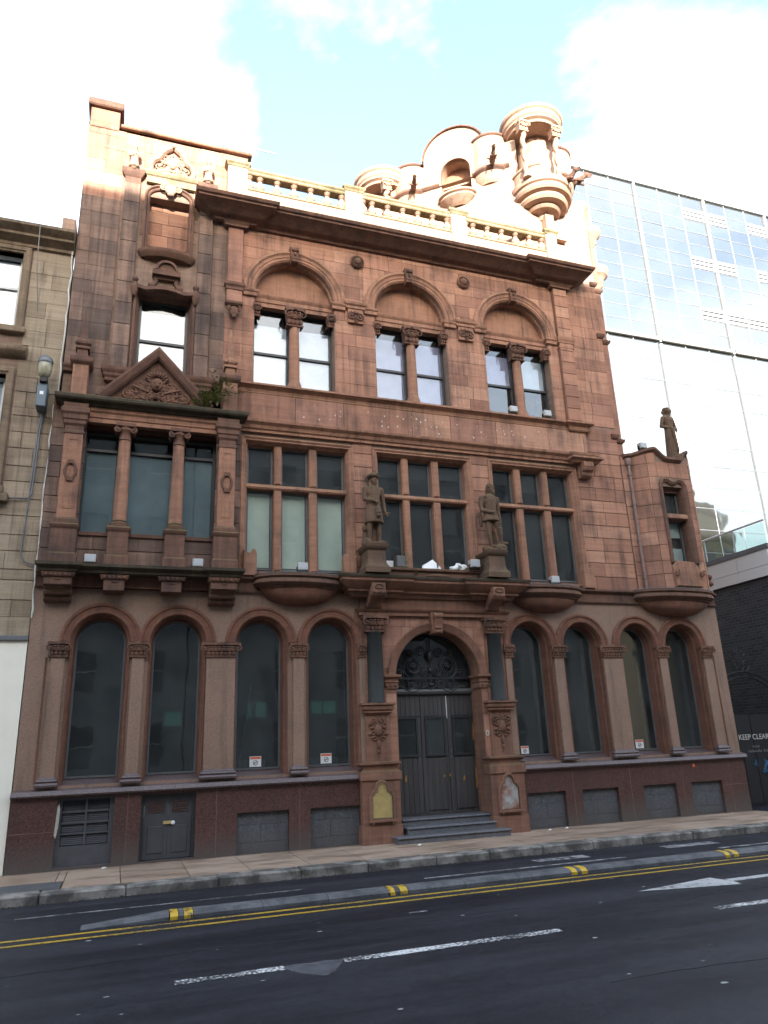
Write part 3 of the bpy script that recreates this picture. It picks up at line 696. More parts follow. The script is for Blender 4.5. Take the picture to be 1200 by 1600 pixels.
# -- pilasters
def pilaster(x0, x1, cx0, cx1):
    p = P('pilaster', MB().box(x0, x1, -.055, .0, 1.33, 3.16, .0), m_granite, B, bevel=.008)
    bmb = MB(); blk_cap(bmb, x0, x1, -.055, .02, [(-.02, 1.19), (.06, 1.19), (.065, 1.22), (.05, 1.245), (.035, 1.25), (.05, 1.275), (.035, 1.3), (.012, 1.315), (0, 1.335), (-.02, 1.335)]); P('base', bmb, m_sill, p)
    P('capital', leafcap(MB(), (cx0+cx1)/2, -.03, 3.155, 3.405, cx1-cx0, .075), m_carve, p, smooth=60)
for q in ((-1.06, -.855, -1.13, -.785), (.17, .365, .095, .44), (1.38, 1.87, 1.285, 1.955), (2.89, 3.09, 2.82, 3.16), (4.12, 4.235, 4.075, 4.245),
          (7.13, 7.27, 7.10, 7.34), (8.255, 8.475, 8.19, 8.55), (9.43, 9.91, 9.355, 9.985), (10.85, 11.05, 10.78, 11.125), (12.03, 12.25, 11.96, 12.32)): pilaster(*q)
for a, b in ((-1.15, -1.12), (12.33, 12.355)): P('pilaster_edge', MB().box(a, b, -.01, .02, 1.25, 3.16), m_trimlow, B)
# -- string course above the arcade, with pipe-like roll
sprof = [(-.05, 4.30), (.05, 4.30), (.06, 4.33), (.02, 4.345), (.02, 4.5), (.05, 4.51), (.1, 4.55), (.1, 4.59), (-.05, 4.62)]
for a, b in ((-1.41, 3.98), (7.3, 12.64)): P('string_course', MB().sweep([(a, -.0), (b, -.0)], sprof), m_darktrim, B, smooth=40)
# -- bowed balconies
def bow(xc, hw, dp, z0, zt):
    path = [(xc-hw*cos(pi*i/24), -dp*sin(pi*i/24)**.75-.02) for i in range(25)]
    bp = P('bowed_balcony', MB().sweep(path, [(-.35, zt-.02), (-.02, zt-.0), (.01, zt-.02), (.012, zt-.06), (-.02, zt-.075), (-.03, zt-.09), (.0, zt-.13), (.0, zt-.17), (-.05, zt-.215), (-.1, zt-.225), (-.1, zt-.25), (-.13, zt-.265)], cap=False), m_darktrim, B, smooth=40)
    mb = MB(); ns = 10; rows = []
    for k in range(ns+1):
        f = k/ns; q = cos(f*pi/2)**.8; rows.append([(xc-(hw-.12)*q*(1-.25*f)*cos(pi*i/20), -(dp-.1)*q*sin(pi*i/20)-.01, zt-.26-(zt-.26-z0)*sin(f*pi/2)) for i in range(21)])
    vs = [v for r in rows for v in r]; mb.add(vs, [(k*21+i, k*21+i+1, (k+1)*21+i+1, (k+1)*21+i) for k in range(ns) for i in range(20)]); P('bowl', mb, m_trimlow, bp, smooth=60)
    P('lead_top', MB().sweep(path, [(-.33, zt+.012), (-.03, zt+.012), (.006, zt+.004), (.006, zt-.008)], cap=False), m_lead, bp)
bow(3.0, .84, .45, 4.08, 4.62); bow(8.16, .86, .45, 4.06, 4.58); bow(11.45, 1.05, .46, 4.04, 4.6)

# ------------------------------------------------------------------ entrance portal
por = B
DX, DR, DZ = 5.70, .87, 2.8
mb = MB(); arch_wall(mb, 4.09, 7.27, -.02, 4.06, [('arch', DX, DR, .34, DZ)], -.03, .42); mb.box(4.07, 4.09, -.03, .1, 0, 4.06); mb.box(7.27, 7.29, -.03, .1, 0, 4.06); P('portal_wall', mb, m_portal, B)
ashlar('portal', B, m_red, [(4.60, 6.80, 1.32, 3.93)], -.05, [.42, .36, .4, .45], excl=[(DX-DR-.0, DX+DR+.0, 0, DZ), (4.6, 4.86, 2.55, 2.83), (6.54, 6.8, 2.55, 2.83)], arcs=[(DX, DZ, DR+.13)], lo=.5, hi=.9, seed=5)
mb = MB(); mb.sweep(arcpts(DX, DZ, DR, 0, pi, 36), [(.16, -.03), (.16, -.075), (.14, -.085), (.12, -.07), (.08, -.07), (.07, -.06), (.03, -.06), (.015, -.05), (0, -.04), (0, .1)], 'xz', cap=False); P('door_arch_moulding', mb, m_portal, B, smooth=50)
for a, b in ((4.58, 4.86), (6.54, 6.83)):
    ip = P('impost', MB().sweep([(a, .3), (a, -.055), (b, -.055), (b, .3)], [(-.02, 2.59), (.0, 2.59), (.0, 2.69), (.02, 2.705), (.0, 2.72), (.0, 2.76), (.05, 2.8), (.05, 2.84), (-.02, 2.845)]), m_portal, B)
    P('flower_band', MB().ball((a+b)/2-.09, -.06, 2.645, .04, .02, .035, 6, 4).ball((a+b)/2, -.06, 2.645, .04, .02, .035, 6, 4).ball((a+b)/2+.09, -.06, 2.645, .04, .02, .035, 6, 4), m_carve, ip)
mb = MB(); mb.prism([(5.58, 3.6), (5.78, 3.6), (5.82, 4.0), (5.54, 4.0)], -.16, .1, .01); ks = P('keystone', mb, m_portal, B)
mb = MB(); mb.tube([(5.68-.09, -.2, 3.93), (5.68+.09, -.2, 3.93)], .055, 10); mb.tube([(5.68-.075, -.15, 3.64), (5.68+.075, -.15, 3.64)], .04, 10); mb.sweep([(5.61, -.15), (5.75, -.15)], [(.0, 3.65), (.05, 3.7), (.03, 3.78), (.09, 3.9), (.0, 3.93)]); P('scroll', mb, m_portal, ks, smooth=50)
for xc in (4.42, 6.905):
    pd = P('pedestal', MB().box(xc-.35, xc+.35, -.18, .05, -.02, 1.06), m_portal, B, bevel=.01)
    P('moulding', MB().sweep([(xc-.35, .1), (xc-.35, -.18), (xc+.35, -.18), (xc+.35, .1)], [(-.05, 1.02), (.03, 1.03), (.03, 1.16), (.0, 1.17), (-.03, 1.2), (-.03, 1.26), (.03, 1.29), (.03, 1.32), (-.14, 1.34), (-.14, 1.02)]), m_portal, pd)
    P('footing', MB().box(xc-.37, xc+.37, -.2, .05, -.02, .3), m_portal, pd, bevel=.01)
    pp = P('portal_pier', MB().box(xc-.22, xc+.22, -.1, .0, 1.32, 2.14), m_portal, B, bevel=.008)
    om = relief(MB(), xc, -.11, 1.88, .34, .34, int(xc*10), 22); om.ball(xc, -.12, 1.86, .08, .05, .11, 8, 6); om.ball(xc, -.12, 1.62, .035, .03, .09, 6, 5); om.ball(xc, -.115, 1.5, .03, .03, .04, 6, 5); om.volute(xc-.07, -.11, 2.0, .06, .016, 1); om.volute(xc+.07, -.11, 2.0, .06, .016, -1); om.tube([(xc, -.11, 1.4), (xc, -.11, 2.08)], .015, 5)
    om.volute(xc-.08, -.11, 1.75, .075, .017, -1); om.volute(xc+.08, -.11, 1.75, .075, .017, 1)
    P('carved_drop', om, m_carve, pp, smooth=60)
    P('corbel', MB().sweep([(xc-.2, .05), (xc-.2, -.1), (xc+.2, -.1), (xc+.2, .05)], [(-.06, 2.08), (.0, 2.12), (.03, 2.15), (.07, 2.17), (.055, 2.2), (.09, 2.22), (.1, 2.26), (.08, 2.28), (.12, 2.3), (.12, 2.335), (-.06, 2.34)]), m_portal, pp, smooth=40)
    sh = P('portal_column', MB().lathe(xc, -.06, [(.165, 2.33), (.165, 2.36), (.152, 2.375), (.15, 2.9), (.14, 3.58), (.15, 3.59), (.15, 3.62)], 24, pi, 2*pi), m_shaft, B, smooth=50)
    P('capital', leafcap(MB(), xc, -.12, 3.61, 3.91, .5, .11), m_carve, sh, smooth=60)
    P('pier_back', MB().box(xc-.2, xc+.2, -.055, .0, 2.3, 3.92), m_portal, sh)
    # plaque in a shouldered frame
    out_ = [(-.19, .40), (.19, .40), (.19, .76), (.13, .84), (.1, .84), (.08, .92)]+[(.08*cos(a), .92+.07*sin(a)) for a in (pi*.2, pi*.4, pi*.6, pi*.8)]+[(-.08, .92), (-.1, .84), (-.13, .84), (-.19, .76)]
    op = [(xc+a, b) for a, b in out_]
    fr_ = MB(); fr_.sweep(op, [(.0, -.18), (.0, -.235), (.03, -.24), (.045, -.21), (.045, -.18)], 'xz', closed=True)
    if xc < 5: pl = P('wall_plaque', MB().prism([(xc+a*.97, .405+(b-.40)*.985) for a, b in out_], -.205, -.18, .004), m_brass, B, label='bright brass plaque left of the door')
    else: pl = P('wall_plaque', MB().prism([(xc+a*.97, .405+(b-.40)*.985) for a, b in out_], -.19, -.18, .004), kerb_mat('scarred_plaque_bed', (.27, .12, .075), (.42, .42, .4), .42), B, label='scarred empty plaque bed right of the door')
    P('frame', fr_, m_portal, pl, smooth=40); P('shelf', MB().box(xc-.25, xc+.25, -.26, -.18, .355, .385).ball(xc-.18, -.23, .34, .03, n=6, m=4).ball(xc+.18, -.23, .34, .03, n=6, m=4), m_portal, pl)
    if xc < 5: P('crest', MB().sweep(arcpts(xc, .86, .05, 0, 2*pi, 16), [(0, -.206), (.004, -.212), (.009, -.206)], 'xz', cap=False), m_brass, pl)
    if xc < 5: P('brass_edge', MB().sweep([(xc+a*.95, .41+(b-.40)*.97) for a, b in out_], [(0, -.206), (0, -.212), (-.018, -.212), (-.018, -.206)], 'xz', closed=True, loop=True), plain('polished_brass', (.75, .66, .4), .25, .8, var=.2), pl)
# entablature and cornice over the door
P('portal_entablature', MB().box(4.16, 7.2, -.09, .02, 3.93, 4.27), m_portal, B)
P('portal_moulding', MB().sweep([(4.14, .0), (4.14, -.09), (7.22, -.09), (7.22, .0)], [(-.01, 3.93), (.02, 3.93), (.02, 3.99), (.05, 4.01), (.07, 4.05), (-.01, 4.06)]), m_portal, B, smooth=30)
cpath = [(3.96, .0), (3.96, -.22), (4.85, -.22), (4.85, -.13), (6.45, -.13), (6.45, -.22), (7.32, -.22), (7.32, 0)]
P('portal_cornice', MB().sweep(cpath, [(-.1, 4.25), (.0, 4.26), (.03, 4.30), (.03, 4.33), (.1, 4.345), (.1, 4.38), (.16, 4.42), (.24, 4.5), (.26, 4.52), (.26, 4.56), (.28, 4.585), (.28, 4.63), (-.35, 4.67)]), m_portal, B, smooth=30)
for xc in (4.40, 6.88):
    cb = MB(); hw = .13
    cb.sweep([(xc-hw, 0), (xc+hw, 0)], [(.05, 4.05), (.12, 4.03), (.19, 4.06), (.26, 4.14), (.37, 4.2), (.46, 4.24), (.5, 4.3), (.5, 4.47), (.05, 4.47)], loop=True)
    for s in (-1, 1): cb.tube([(xc+s*hw, -.4, 4.3), (xc+s*(hw+.02), -.4, 4.3)], .07, 12); cb.tube([(xc+s*hw, -.15, 4.1), (xc+s*(hw+.02), -.15, 4.1)], .05, 12)
    bk = P('console_bracket', cb, m_portal, B, bevel=.008); P('rosette', MB().sweep([(xc+.075*cos(2*pi*i/14), 4.4+.035*sin(2*pi*i/14)) for i in range(14)], [(0, -.5), (.005, -.52), (.018, -.5)], 'xz', closed=True), m_portal, bk); P('bead', MB().ball(xc-.06, -.5, 4.29, .022, n=6, m=4).ball(xc+.06, -.5, 4.29, .022, n=6, m=4), m_portal, bk)
P('cornice_lip', MB().sweep(cpath, [(.2, 4.575), (.285, 4.58), (.292, 4.61), (.292, 4.635), (-.3, 4.68)]), m_ledge, B)
# low wall between the statues with a coping
P('portal_parapet', MB().box(4.66, 6.62, -.14, -.04, 4.66, 4.8), m_darktrim, B); P('parapet_rail', MB().box(4.62, 6.66, -.19, .0, 4.8, 4.86), m_darktrim, B, bevel=.012)
tp = P('carved_tablet', MB().ball(5.75, -.14, 4.72, .26, .05, .045, 14, 8), m_carve, B, smooth=60)
# steps
for (a, b, y, z0, z1, nm) in ((4.84, 6.56, -.06, .235, .345, 'step'), (4.86, 6.54, -.26, .115, .23, 'step'), (4.60, 6.72, -.47, -.02, .11, 'step')):
    P(nm, MB().box(a, b, y, .4, z0-.01, z1-.035), m_step, B, bevel=.006); P('step_nosing', MB().box(a-.02, b+.02, y-.025, .395, z1-.034, z1), m_step, B, bevel=.012)
# doors
dr = P('entrance_door', MB().box(4.83, 6.62, .42, .5, .345, .37).box(4.83, 4.87, .42, .5, .37, 2.53).box(6.585, 6.62, .42, .5, .37, 2.53), m_door, B)
P('transom', MB().sweep([(4.82, .43), (6.62, .43)], [(0, 2.5), (.05, 2.52), (.07, 2.56), (.05, 2.6), (0, 2.61)], loop=True), m_gframe, dr)
for li, (a, b, pa, pb) in enumerate(((4.875, 5.47, 5.0, 5.37), (5.475, 6.02, 5.58, 5.94), (6.025, 6.58, 6.15, 6.5))):
    nb = 6; wv = (b-a)/nb
    lf = P('door_leaf', MB().box(a, b, .46, .49, .37, 2.5), m_door, dr)
    for i in range(nb):
        bx0, bx1 = a+i*wv+.002, a+(i+1)*wv-.002
        if li == 0 or True:
            if bx1 < pa-.01 or bx0 > pb+.01: P('board', MB().box(bx0, bx1, .445, .462, .375, 2.495), m_door, lf, bevel=.004)
            else:
                P('board', MB().box(bx0, bx1, .445, .462, 2.1, 2.495), m_door, lf, bevel=.004)
                if li == 0: P('board', MB().box(bx0, bx1, .445, .462, .375, 1.36), m_door, lf, bevel=.004)
    if li: P('lower_panel', MB().box(pa-.02, pb+.02, .44, .462, .42, 1.33), m_door, lf, bevel=.006)
    wf = P('glazing_frame', MB().sweep([(pa, 1.4), (pb, 1.4), (pb, 2.06), (pa, 2.06)], [(-.01, .45), (-.005, .42), (.03, .42), (.035, .45)], 'xz', closed=True), m_frame, lf, smooth=40)
    P('pane', MB().box(pa, pb, .44, .446, 1.4, 2.06), m_glass, lf)
P('door_gap', MB().box(6.015, 6.027, .434, .444, 2.05, 2.47), m_card, dr); P('lock', MB().box(6.05, 6.075, .42, .445, 1.42, 1.5).ball(6.062, .42, 1.33, .016, n=6, m=4).ball(6.062, .42, 1.57, .012, n=6, m=4), m_lead, dr)
for (x_, z_, h_) in ((6.56, 1.62, .36), (6.565, .75, .55), (6.57, 1.12, .12), (5.9, .98, .05), (5.12, .92, .14), (6.02, .99, .06), (6.31, .9, .1)):
    rg = random.Random(int(x_*100)); pl = [(x_-.012-rg.uniform(0, .012), z_), (x_+.012, z_+.02), (x_+.02, z_+h_*.5), (x_+.008, z_+h_), (x_-.01, z_+h_*.8), (x_-.022, z_+h_*.4)]
    P('bare_wood_scar', MB().prism(pl, .432, .441), m_worn, dr)
# fanlight with wrought iron scrolls
mb = MB(); Y0 = .36
mb.sweep(arcpts(DX, DZ, .84, 0, pi, 28), [(0, Y0), (.02, Y0), (.02, Y0+.03), (0, Y0+.03)], 'xz', loop=True)
mb.box(4.84, 6.56, Y0-.01, Y0+.02, 2.79, 2.82)
def spiral(mb, xc, zc, r, t, a0=0, tn=1.7, th=.013, n=30):
    mb.tube([(xc+r*(1-.85*i/n)*cos(a0+t*2*pi*tn*i/n), Y0, zc+r*(1-.85*i/n)*sin(a0+t*2*pi*tn*i/n)) for i in range(n+1)], th, 5)
for s in (-1, 1):
    spiral(mb, DX+s*.36, DZ+.22, .22, s, -pi/2 if s > 0 else -pi/2); spiral(mb, DX+s*.36, DZ+.22, .15, -s, pi/2, 1.4, .01); spiral(mb, DX+s*.66, DZ+.09, .09, -s, 0 if s < 0 else pi); spiral(mb, DX+s*.13, DZ+.12, .09, -s, pi/2); spiral(mb, DX+s*.18, DZ-.1, .1, s, pi/2); spiral(mb, DX+s*.42, DZ-.14, .08, -s, 0); spiral(mb, DX+s*.2, DZ+.52, .1, -s, 0); spiral(mb, DX+s*.43, DZ+.5, .07, s, pi)
    mb.tube([(DX+s*.1*i, Y0, DZ-.2+.06*sin(i*1.2)) for i in range(8)], .01, 5); mb.tube([(DX+s*.48, Y0, 2.61), (DX+s*.48, Y0, 2.84)], .011, 5)
    mb.ball(DX+s*.36, Y0-.01, DZ+.22, .035, .03, .035, 7, 5)
mb.ball(DX, Y0, DZ+.43, .075, .05, .1, 10, 7); mb.tube([(DX, Y0, 2.62), (DX, Y0, DZ+.76)], .014, 5); mb.ball(DX, Y0, DZ+.15, .05, .03, .05, 8, 5); mb.ball(DX, Y0, DZ-.12, .06, .03, .04, 8, 5)
P('fanlight_ironwork', mb, plain('fanlight_iron', (.045, .045, .047), .45, .5), B, smooth=60)
P('fanlight_pane', MB().prism([(DX-.86, 2.6), (DX+.86, 2.6)]+arcpts(DX, DZ, .86, 0, pi, 24), .42, .426), m_glass, B)
# painted number by the door
text('door_number', '0 1', .15, (6.58, -.062, 1.7), m_seam, B)

# ------------------------------------------------------------------ left bay: loggia, pediment and gable wall
bsh = P('bay_shelf', MB().sweep([(-1.3, .0), (-1.3, -.42), (-.8, -.42), (-.8, -.36), (1.37, -.36), (1.37, -.42), (1.84, -.42), (1.84, 0)], [(-.3, 4.48), (.02, 4.49), (.03, 4.53), (.06, 4.55), (.1, 4.58), (.1, 4.63), (-.3, 4.65)]), m_ledge, B, smooth=30)
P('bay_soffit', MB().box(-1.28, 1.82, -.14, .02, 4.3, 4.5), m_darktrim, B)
def bracket(x0, x1, zb, dp):
    b_ = P('bay_bracket', MB().box(x0, x1, -dp, .0, 4.27, 4.40).sweep([(x0, 0), (x1, 0)], [(0, zb), (.12, zb-.005), (.17, zb+.03), (.18, zb+.06), (.15, zb+.085), (.26, zb+.1), (.28, zb+.13), (.25, zb+.165), (.3, 4.27), (.0, 4.27)], loop=True) if zb < 4.2 else MB().box(x0+.02, x1-.02, -dp, .0, zb, 4.40), m_darktrim, B, bevel=.008)
    n = int((x1-x0)/.07); mb = MB()
    mb.sweep([(x0, 0), (x0, -dp), (x1, -dp), (x1, 0)], [(-.05, 4.395), (.02, 4.40), (.045, 4.47), (-.05, 4.485)])
    for i in range(n): mb.ball(x0+.035+i*(x1-x0-.07)/max(1, n-1), -dp-.035, 4.43, .026, .02, .028, 6, 4)
    mb.ball((x0+x1)/2, -dp-.01, 4.36, .05, .012, .012, 6, 4); P('carved_band', mb, m_carve, b_)
bracket(-1.26, -.84, 4.05, .42); bracket(-.38, -.01, 4.21, .34); bracket(.54, .91, 4.21, .34); bracket(1.37, 1.82, 4.05, .42)
# parapet and windows behind the columns
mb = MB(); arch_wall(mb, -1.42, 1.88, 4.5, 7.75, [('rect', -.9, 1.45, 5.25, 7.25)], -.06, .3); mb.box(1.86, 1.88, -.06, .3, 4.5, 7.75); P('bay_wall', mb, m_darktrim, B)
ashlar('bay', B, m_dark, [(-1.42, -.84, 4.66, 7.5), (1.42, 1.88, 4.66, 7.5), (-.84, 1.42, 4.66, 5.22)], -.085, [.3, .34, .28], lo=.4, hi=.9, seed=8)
P('bay_sill', MB().sweep([(-.88, -.06), (1.45, -.06)], [(0, 5.19), (.05, 5.2), (.05, 5.26), (-.3, 5.3), (-.3, 5.2)], loop=True), m_darktrim, B)
m_teal = plain('teal_blind', (.15, .21, .235), .8, var=.5, scale=1.2)
for (a, b) in ((-.88, -.26), (-.15, .71), (.82, 1.44)): window(B, a, b, 5.27, 7.2, .17, m_frame, m_glassb, .05, rails=(6.86,), blinds=((5.3, 6.82, m_teal),))
for xc in (-.2, .765): P('window_post', MB().box(xc-.06, xc+.06, .12, .24, 5.27, 7.22), m_frame, B)
def pedestal(x0, x1, dp, nm='bay_pedestal'):
    q = P(nm, MB().box(x0, x1, -dp, -.05, 4.64, 5.26), m_darktrim, B, bevel=.01)
    P('moulding', MB().sweep([(x0, -.05), (x0, -dp), (x1, -dp), (x1, -.05)], [(-.05, 5.22), (.0, 5.23), (.02, 5.26), (.035, 5.3), (.0, 5.335), (-.05, 5.335)]), m_darktrim, q); P('plinth_block', MB().sweep([(x0, -.05), (x0, -dp), (x1, -dp), (x1, -.05)], [(-.05, 4.64), (.025, 4.65), (.025, 4.8), (.0, 4.83), (-.05, 4.83)]), m_darktrim, q)
pedestal(-1.24, -.84, .34); pedestal(-.36, -.02, .3); pedestal(.575, .91, .3); pedestal(1.40, 1.81, .34)
for xc in (-.19, .74):
    cl = P('ionic_column', MB().lathe(xc, -.17, [(.115, 5.45), (.118, 5.7), (.114, 6.2), (.098, 6.93), (.098, 6.97)], 20), m_trim, B, smooth=50)
    P('base', MB().lathe(xc, -.17, [(.15, 5.335), (.15, 5.37), (.155, 5.39), (.14, 5.41), (.12, 5.42), (.13, 5.44), (.115, 5.46)], 20), m_darktrim, cl, smooth=40)
    ic = MB().box(xc-.165, xc+.165, -.31, -.02, 7.19, 7.25); ic.lathe(xc, -.17, [(.1, 6.93), (.115, 6.95), (.1, 6.98), (.1, 7.08), (.14, 7.13), (.12, 7.19)], 16)
    for s in (-1, 1): ic.volute(xc+s*.13, -.28, 7.12, .06, .02, -s, 16, 1.4); ic.tube([(xc+s*.13, -.28, 7.12), (xc+s*.13, -.05, 7.12)], .05, 10)
    ic.ball(xc, -.29, 7.16, .04, .02, .035, 6, 5); P('capital', ic, m_carve, cl, smooth=50)
for x0, x1 in ((-1.18, -.88), (1.45, 1.75)):
    q = P('bay_pilaster', MB().box(x0, x1, -.3, -.05, 5.33, 7.0), m_trim, B, bevel=.008)
    P('base', MB().sweep([(x0, -.05), (x0, -.3), (x1, -.3), (x1, -.05)], [(-.05, 5.335), (.03, 5.34), (.03, 5.4), (.01, 5.44), (-.05, 5.45)]), m_darktrim, q)
    P('capital', MB().sweep([(x0, -.05), (x0, -.3), (x1, -.3), (x1, -.05)], [(-.05, 6.95), (.015, 6.96), (.015, 7.0), (.0, 7.02), (.0, 7.1), (.03, 7.14), (.03, 7.2), (.05, 7.22), (.05, 7.3), (.08, 7.34), (.08, 7.42), (.05, 7.44), (.05, 7.52), (-.05, 7.53)]), m_darktrim, q, smooth=30)
    xc = (x0+x1)/2
    P('panel', MB().sweep([(x0+.07, 5.6), (x1-.07, 5.6), (x1-.07, 6.85), (x0+.07, 6.85)], [(0, -.3), (0, -.312), (-.015, -.306), (-.02, -.3)], 'xz', closed=True), m_trim, q)
    P('oval_boss', MB().sweep([(xc+.07*cos(2*pi*i/16), 6.27+.13*sin(2*pi*i/16)) for i in range(16)], [(-.01, -.3), (.0, -.33), (.03, -.33), (.04, -.3)], 'xz', closed=True).box(xc-.05, xc+.05, -.335, -.3, 6.39, 6.46).box(xc-.05, xc+.05, -.335, -.3, 6.08, 6.15), m_darktrim, q)
P('bay_entablature', MB().sweep([(-.9, -.2), (1.46, -.2)], [(-.2, 7.25), (.0, 7.25), (.0, 7.33), (.02, 7.34), (.02, 7.42), (.05, 7.45), (.05, 7.52), (-.2, 7.53)]), m_trim, B, smooth=30)
P('bay_cornice', MB().sweep([(-1.27, .0), (-1.27, -.3), (1.84, -.3), (1.84, .0)], [(-.3, 7.51), (.0, 7.52), (.02, 7.55), (.1, 7.58), (.12, 7.61), (.12, 7.66), (.1, 7.68), (-.35, 7.72)]), m_ledge, B, smooth=30)
# pediment
tri = [(-.62, 7.70), (1.2, 7.70), (.29, 8.66)]
pe = P('pediment', MB().prism(tri, -.22, .02), m_darktrim, B)
P('raking_cornice', MB().sweep([(1.24, 7.66), (.29, 8.67), (-.66, 7.66)], [(-.05, -.22), (-.05, -.3), (-.02, -.34), (.06, -.38), (.1, -.38), (.11, -.2), (.11, .0), (.0, .0)], 'xz'), m_darktrim, pe)
tb = relief(MB(), .29, -.25, 7.98, 1.45, .7, 4, 330, lambda x, z: x < .6-(z+.26)*.95 and z > -.22 and (x > .1 or z < -.05))
tb.ball(.29, -.27, 8.08, .12, .07, .13, 10, 8); tb.ball(.24, -.33, 8.1, .02, n=6, m=4); tb.ball(.34, -.33, 8.1, .02, n=6, m=4); tb.ball(.29, -.34, 8.03, .035, .03, .025, 6, 5)
for i in range(9): a = pi*.1+pi*.8*i/8; tb.ball(.29+.17*cos(a), -.26, 8.15+.16*sin(a), .06, .035, .025, 6, 4, a)
for s in (-1, 1): tb.volute(.29+s*.28, -.25, 7.95, .13, .03, s, 18); tb.volute(.29+s*.5, -.25, 7.85, .09, .025, -s, 16); tb.volute(.29+s*.2, -.26, 7.82, .07, .02, -s, 16); tb.capsule((.29+s*.15, -.27, 7.92), (.29+s*.42, -.27, 8.02), .035, .02, 6)
P('carved_relief', tb, m_carve, pe, smooth=60)
# attic piers with obelisks
for x0, x1 in ((-1.15, -.89), (1.48, 1.75)):
    xc = (x0+x1)/2
    ap = P('attic_pier', MB().box(x0, x1, -.33, -.05, 7.68, 8.29), m_trim, B, bevel=.008)
    P('cap', MB().sweep([(x0, -.02), (x0, -.33), (x1, -.33), (x1, -.02)], [(-.05, 8.27), (.0, 8.28), (.05, 8.33), (.06, 8.36), (.06, 8.42), (-.15, 8.46), (-.15, 8.27)]), m_darktrim, ap)
    ob = MB(); yc = -.2
    for (z0, z1, a, b) in ((8.44, 8.62, .1, .085), (8.62, 8.67, .12, .12), (8.82, 9.45, .072, .02), (9.45, 9.5, .02, .002)):
        ob.lathe(xc, yc, [(a*1.4, z0), (b*1.4, z1)], 4, pi/4, 2*pi+pi/4)
    ob.lathe(xc, yc, [(.09, 8.67), (.13, 8.72), (.135, 8.77), (.1, 8.83)], 10); ob.ball(xc-.1, yc-.09, 8.74, .045, n=6, m=5); ob.ball(xc+.1, yc-.09, 8.74, .045, n=6, m=5)
    P('obelisk', ob, m_darktrim if x0 < 0 else m_trim, ap, smooth=30)
# upper wall of the bay
UO = [('rect', -.17, .86, 8.1, 10.16), ('rect', -.06, .72, 11.22, 12.45)]
mb = MB(); arch_wall(mb, -1.34, 1.32, 7.7, 14.0, UO, .02, .3); mb.box(-1.34, 1.9, .02, .35, 13.9, 14.0); mb.box(1.32, 1.9, .05, .35, 12.3, 13.95); mb.box(-1.34, -1.33, .02, .3, 7.7, 14.0); P('gable_wall', mb, m_mortar, B)
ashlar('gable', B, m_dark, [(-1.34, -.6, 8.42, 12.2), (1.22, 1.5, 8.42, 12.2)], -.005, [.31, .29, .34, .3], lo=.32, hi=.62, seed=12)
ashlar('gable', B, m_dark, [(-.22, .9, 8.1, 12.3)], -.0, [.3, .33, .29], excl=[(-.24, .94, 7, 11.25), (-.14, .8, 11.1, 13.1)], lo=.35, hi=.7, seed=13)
ashlar('gabletop', B, m_red, [(-1.34, -.6, 12.2, 13.93), (-.22, .9, 12.3, 13.93), (.9, 1.9, 12.66, 13.93), (-.6, -.22, 13.0, 13.93)], -.0, [.3, .33, .29], excl=[(-.14, .8, 12.1, 13.1)], lo=.4, hi=.8, seed=14)  # sunlit top of the gable: brightness put into the colour by cleaner stone
for x0, x1 in ((-.56, -.26), (.93, 1.2)):
    for i in range(9):
        z = 8.46+i*.465; P('pilaster_block', MB().prism([(x0, z+.004), (x1, z+.004), (x1, z+.461), (x0, z+.461)], -.06, .02, .005), m_dark, B)
    fp_ = P('pilaster_cap', MB().sweep([(x0, .05), (x0, -.06), (x1, -.06), (x1, .05)], [(-.05, 12.63), (.0, 12.64), (.0, 12.78), (.02, 12.8), (.06, 12.86), (.07, 12.9), (.07, 12.95), (-.07, 12.98)]), m_darktrim, B, smooth=30)
    P('pilaster_corbel', MB().sweep([(x0-.04, .05), (x0-.04, -.06), (x1+.04, -.06), (x1+.04, .05)], [(-.05, 8.12), (.03, 8.16), (.03, 8.22), (.06, 8.26), (.06, 8.31), (.09, 8.35), (.1, 8.38), (.1, 8.43), (-.05, 8.46)]), m_darktrim, B, smooth=30)
    xc = (x0+x1)/2
    fg = MB(); yy = -.1
    fg.capsule((xc, yy, 13.02), (xc, yy, 13.22), .1, .07); fg.capsule((xc, yy, 13.22), (xc, yy, 13.36), .085, .065); fg.ball(xc, yy-.01, 13.48, .055, .055, .068); fg.capsule((xc-.09, yy, 13.36), (xc-.1, yy-.03, 13.24), .03, .025, 7); fg.capsule((xc-.1, yy-.03, 13.24), (xc-.02, yy-.1, 13.22), .025, .02, 7); fg.capsule((xc+.09, yy, 13.36), (xc+.1, yy-.03, 13.24), .03, .025, 7); fg.capsule((xc+.1, yy-.03, 13.24), (xc+.02, yy-.1, 13.27), .025, .02, 7); fg.lathe(xc, yy, [(.11, 12.97), (.12, 13.02), (.09, 13.06)], 8); fg.ball(xc, yy+.01, 13.53, .06, .06, .04)
    P('carved_figure', fg, m_tower, fp_, remesh=.014)
for a, b in ((-1.34, -.92), (1.2, 1.52)): P('attic_string', MB().sweep([(a, .0), (b, .0)], [(0, 8.25), (.05, 8.28), (.06, 8.33), (.09, 8.38), (.09, 8.42), (0, 8.44)]), m_darktrim, B)
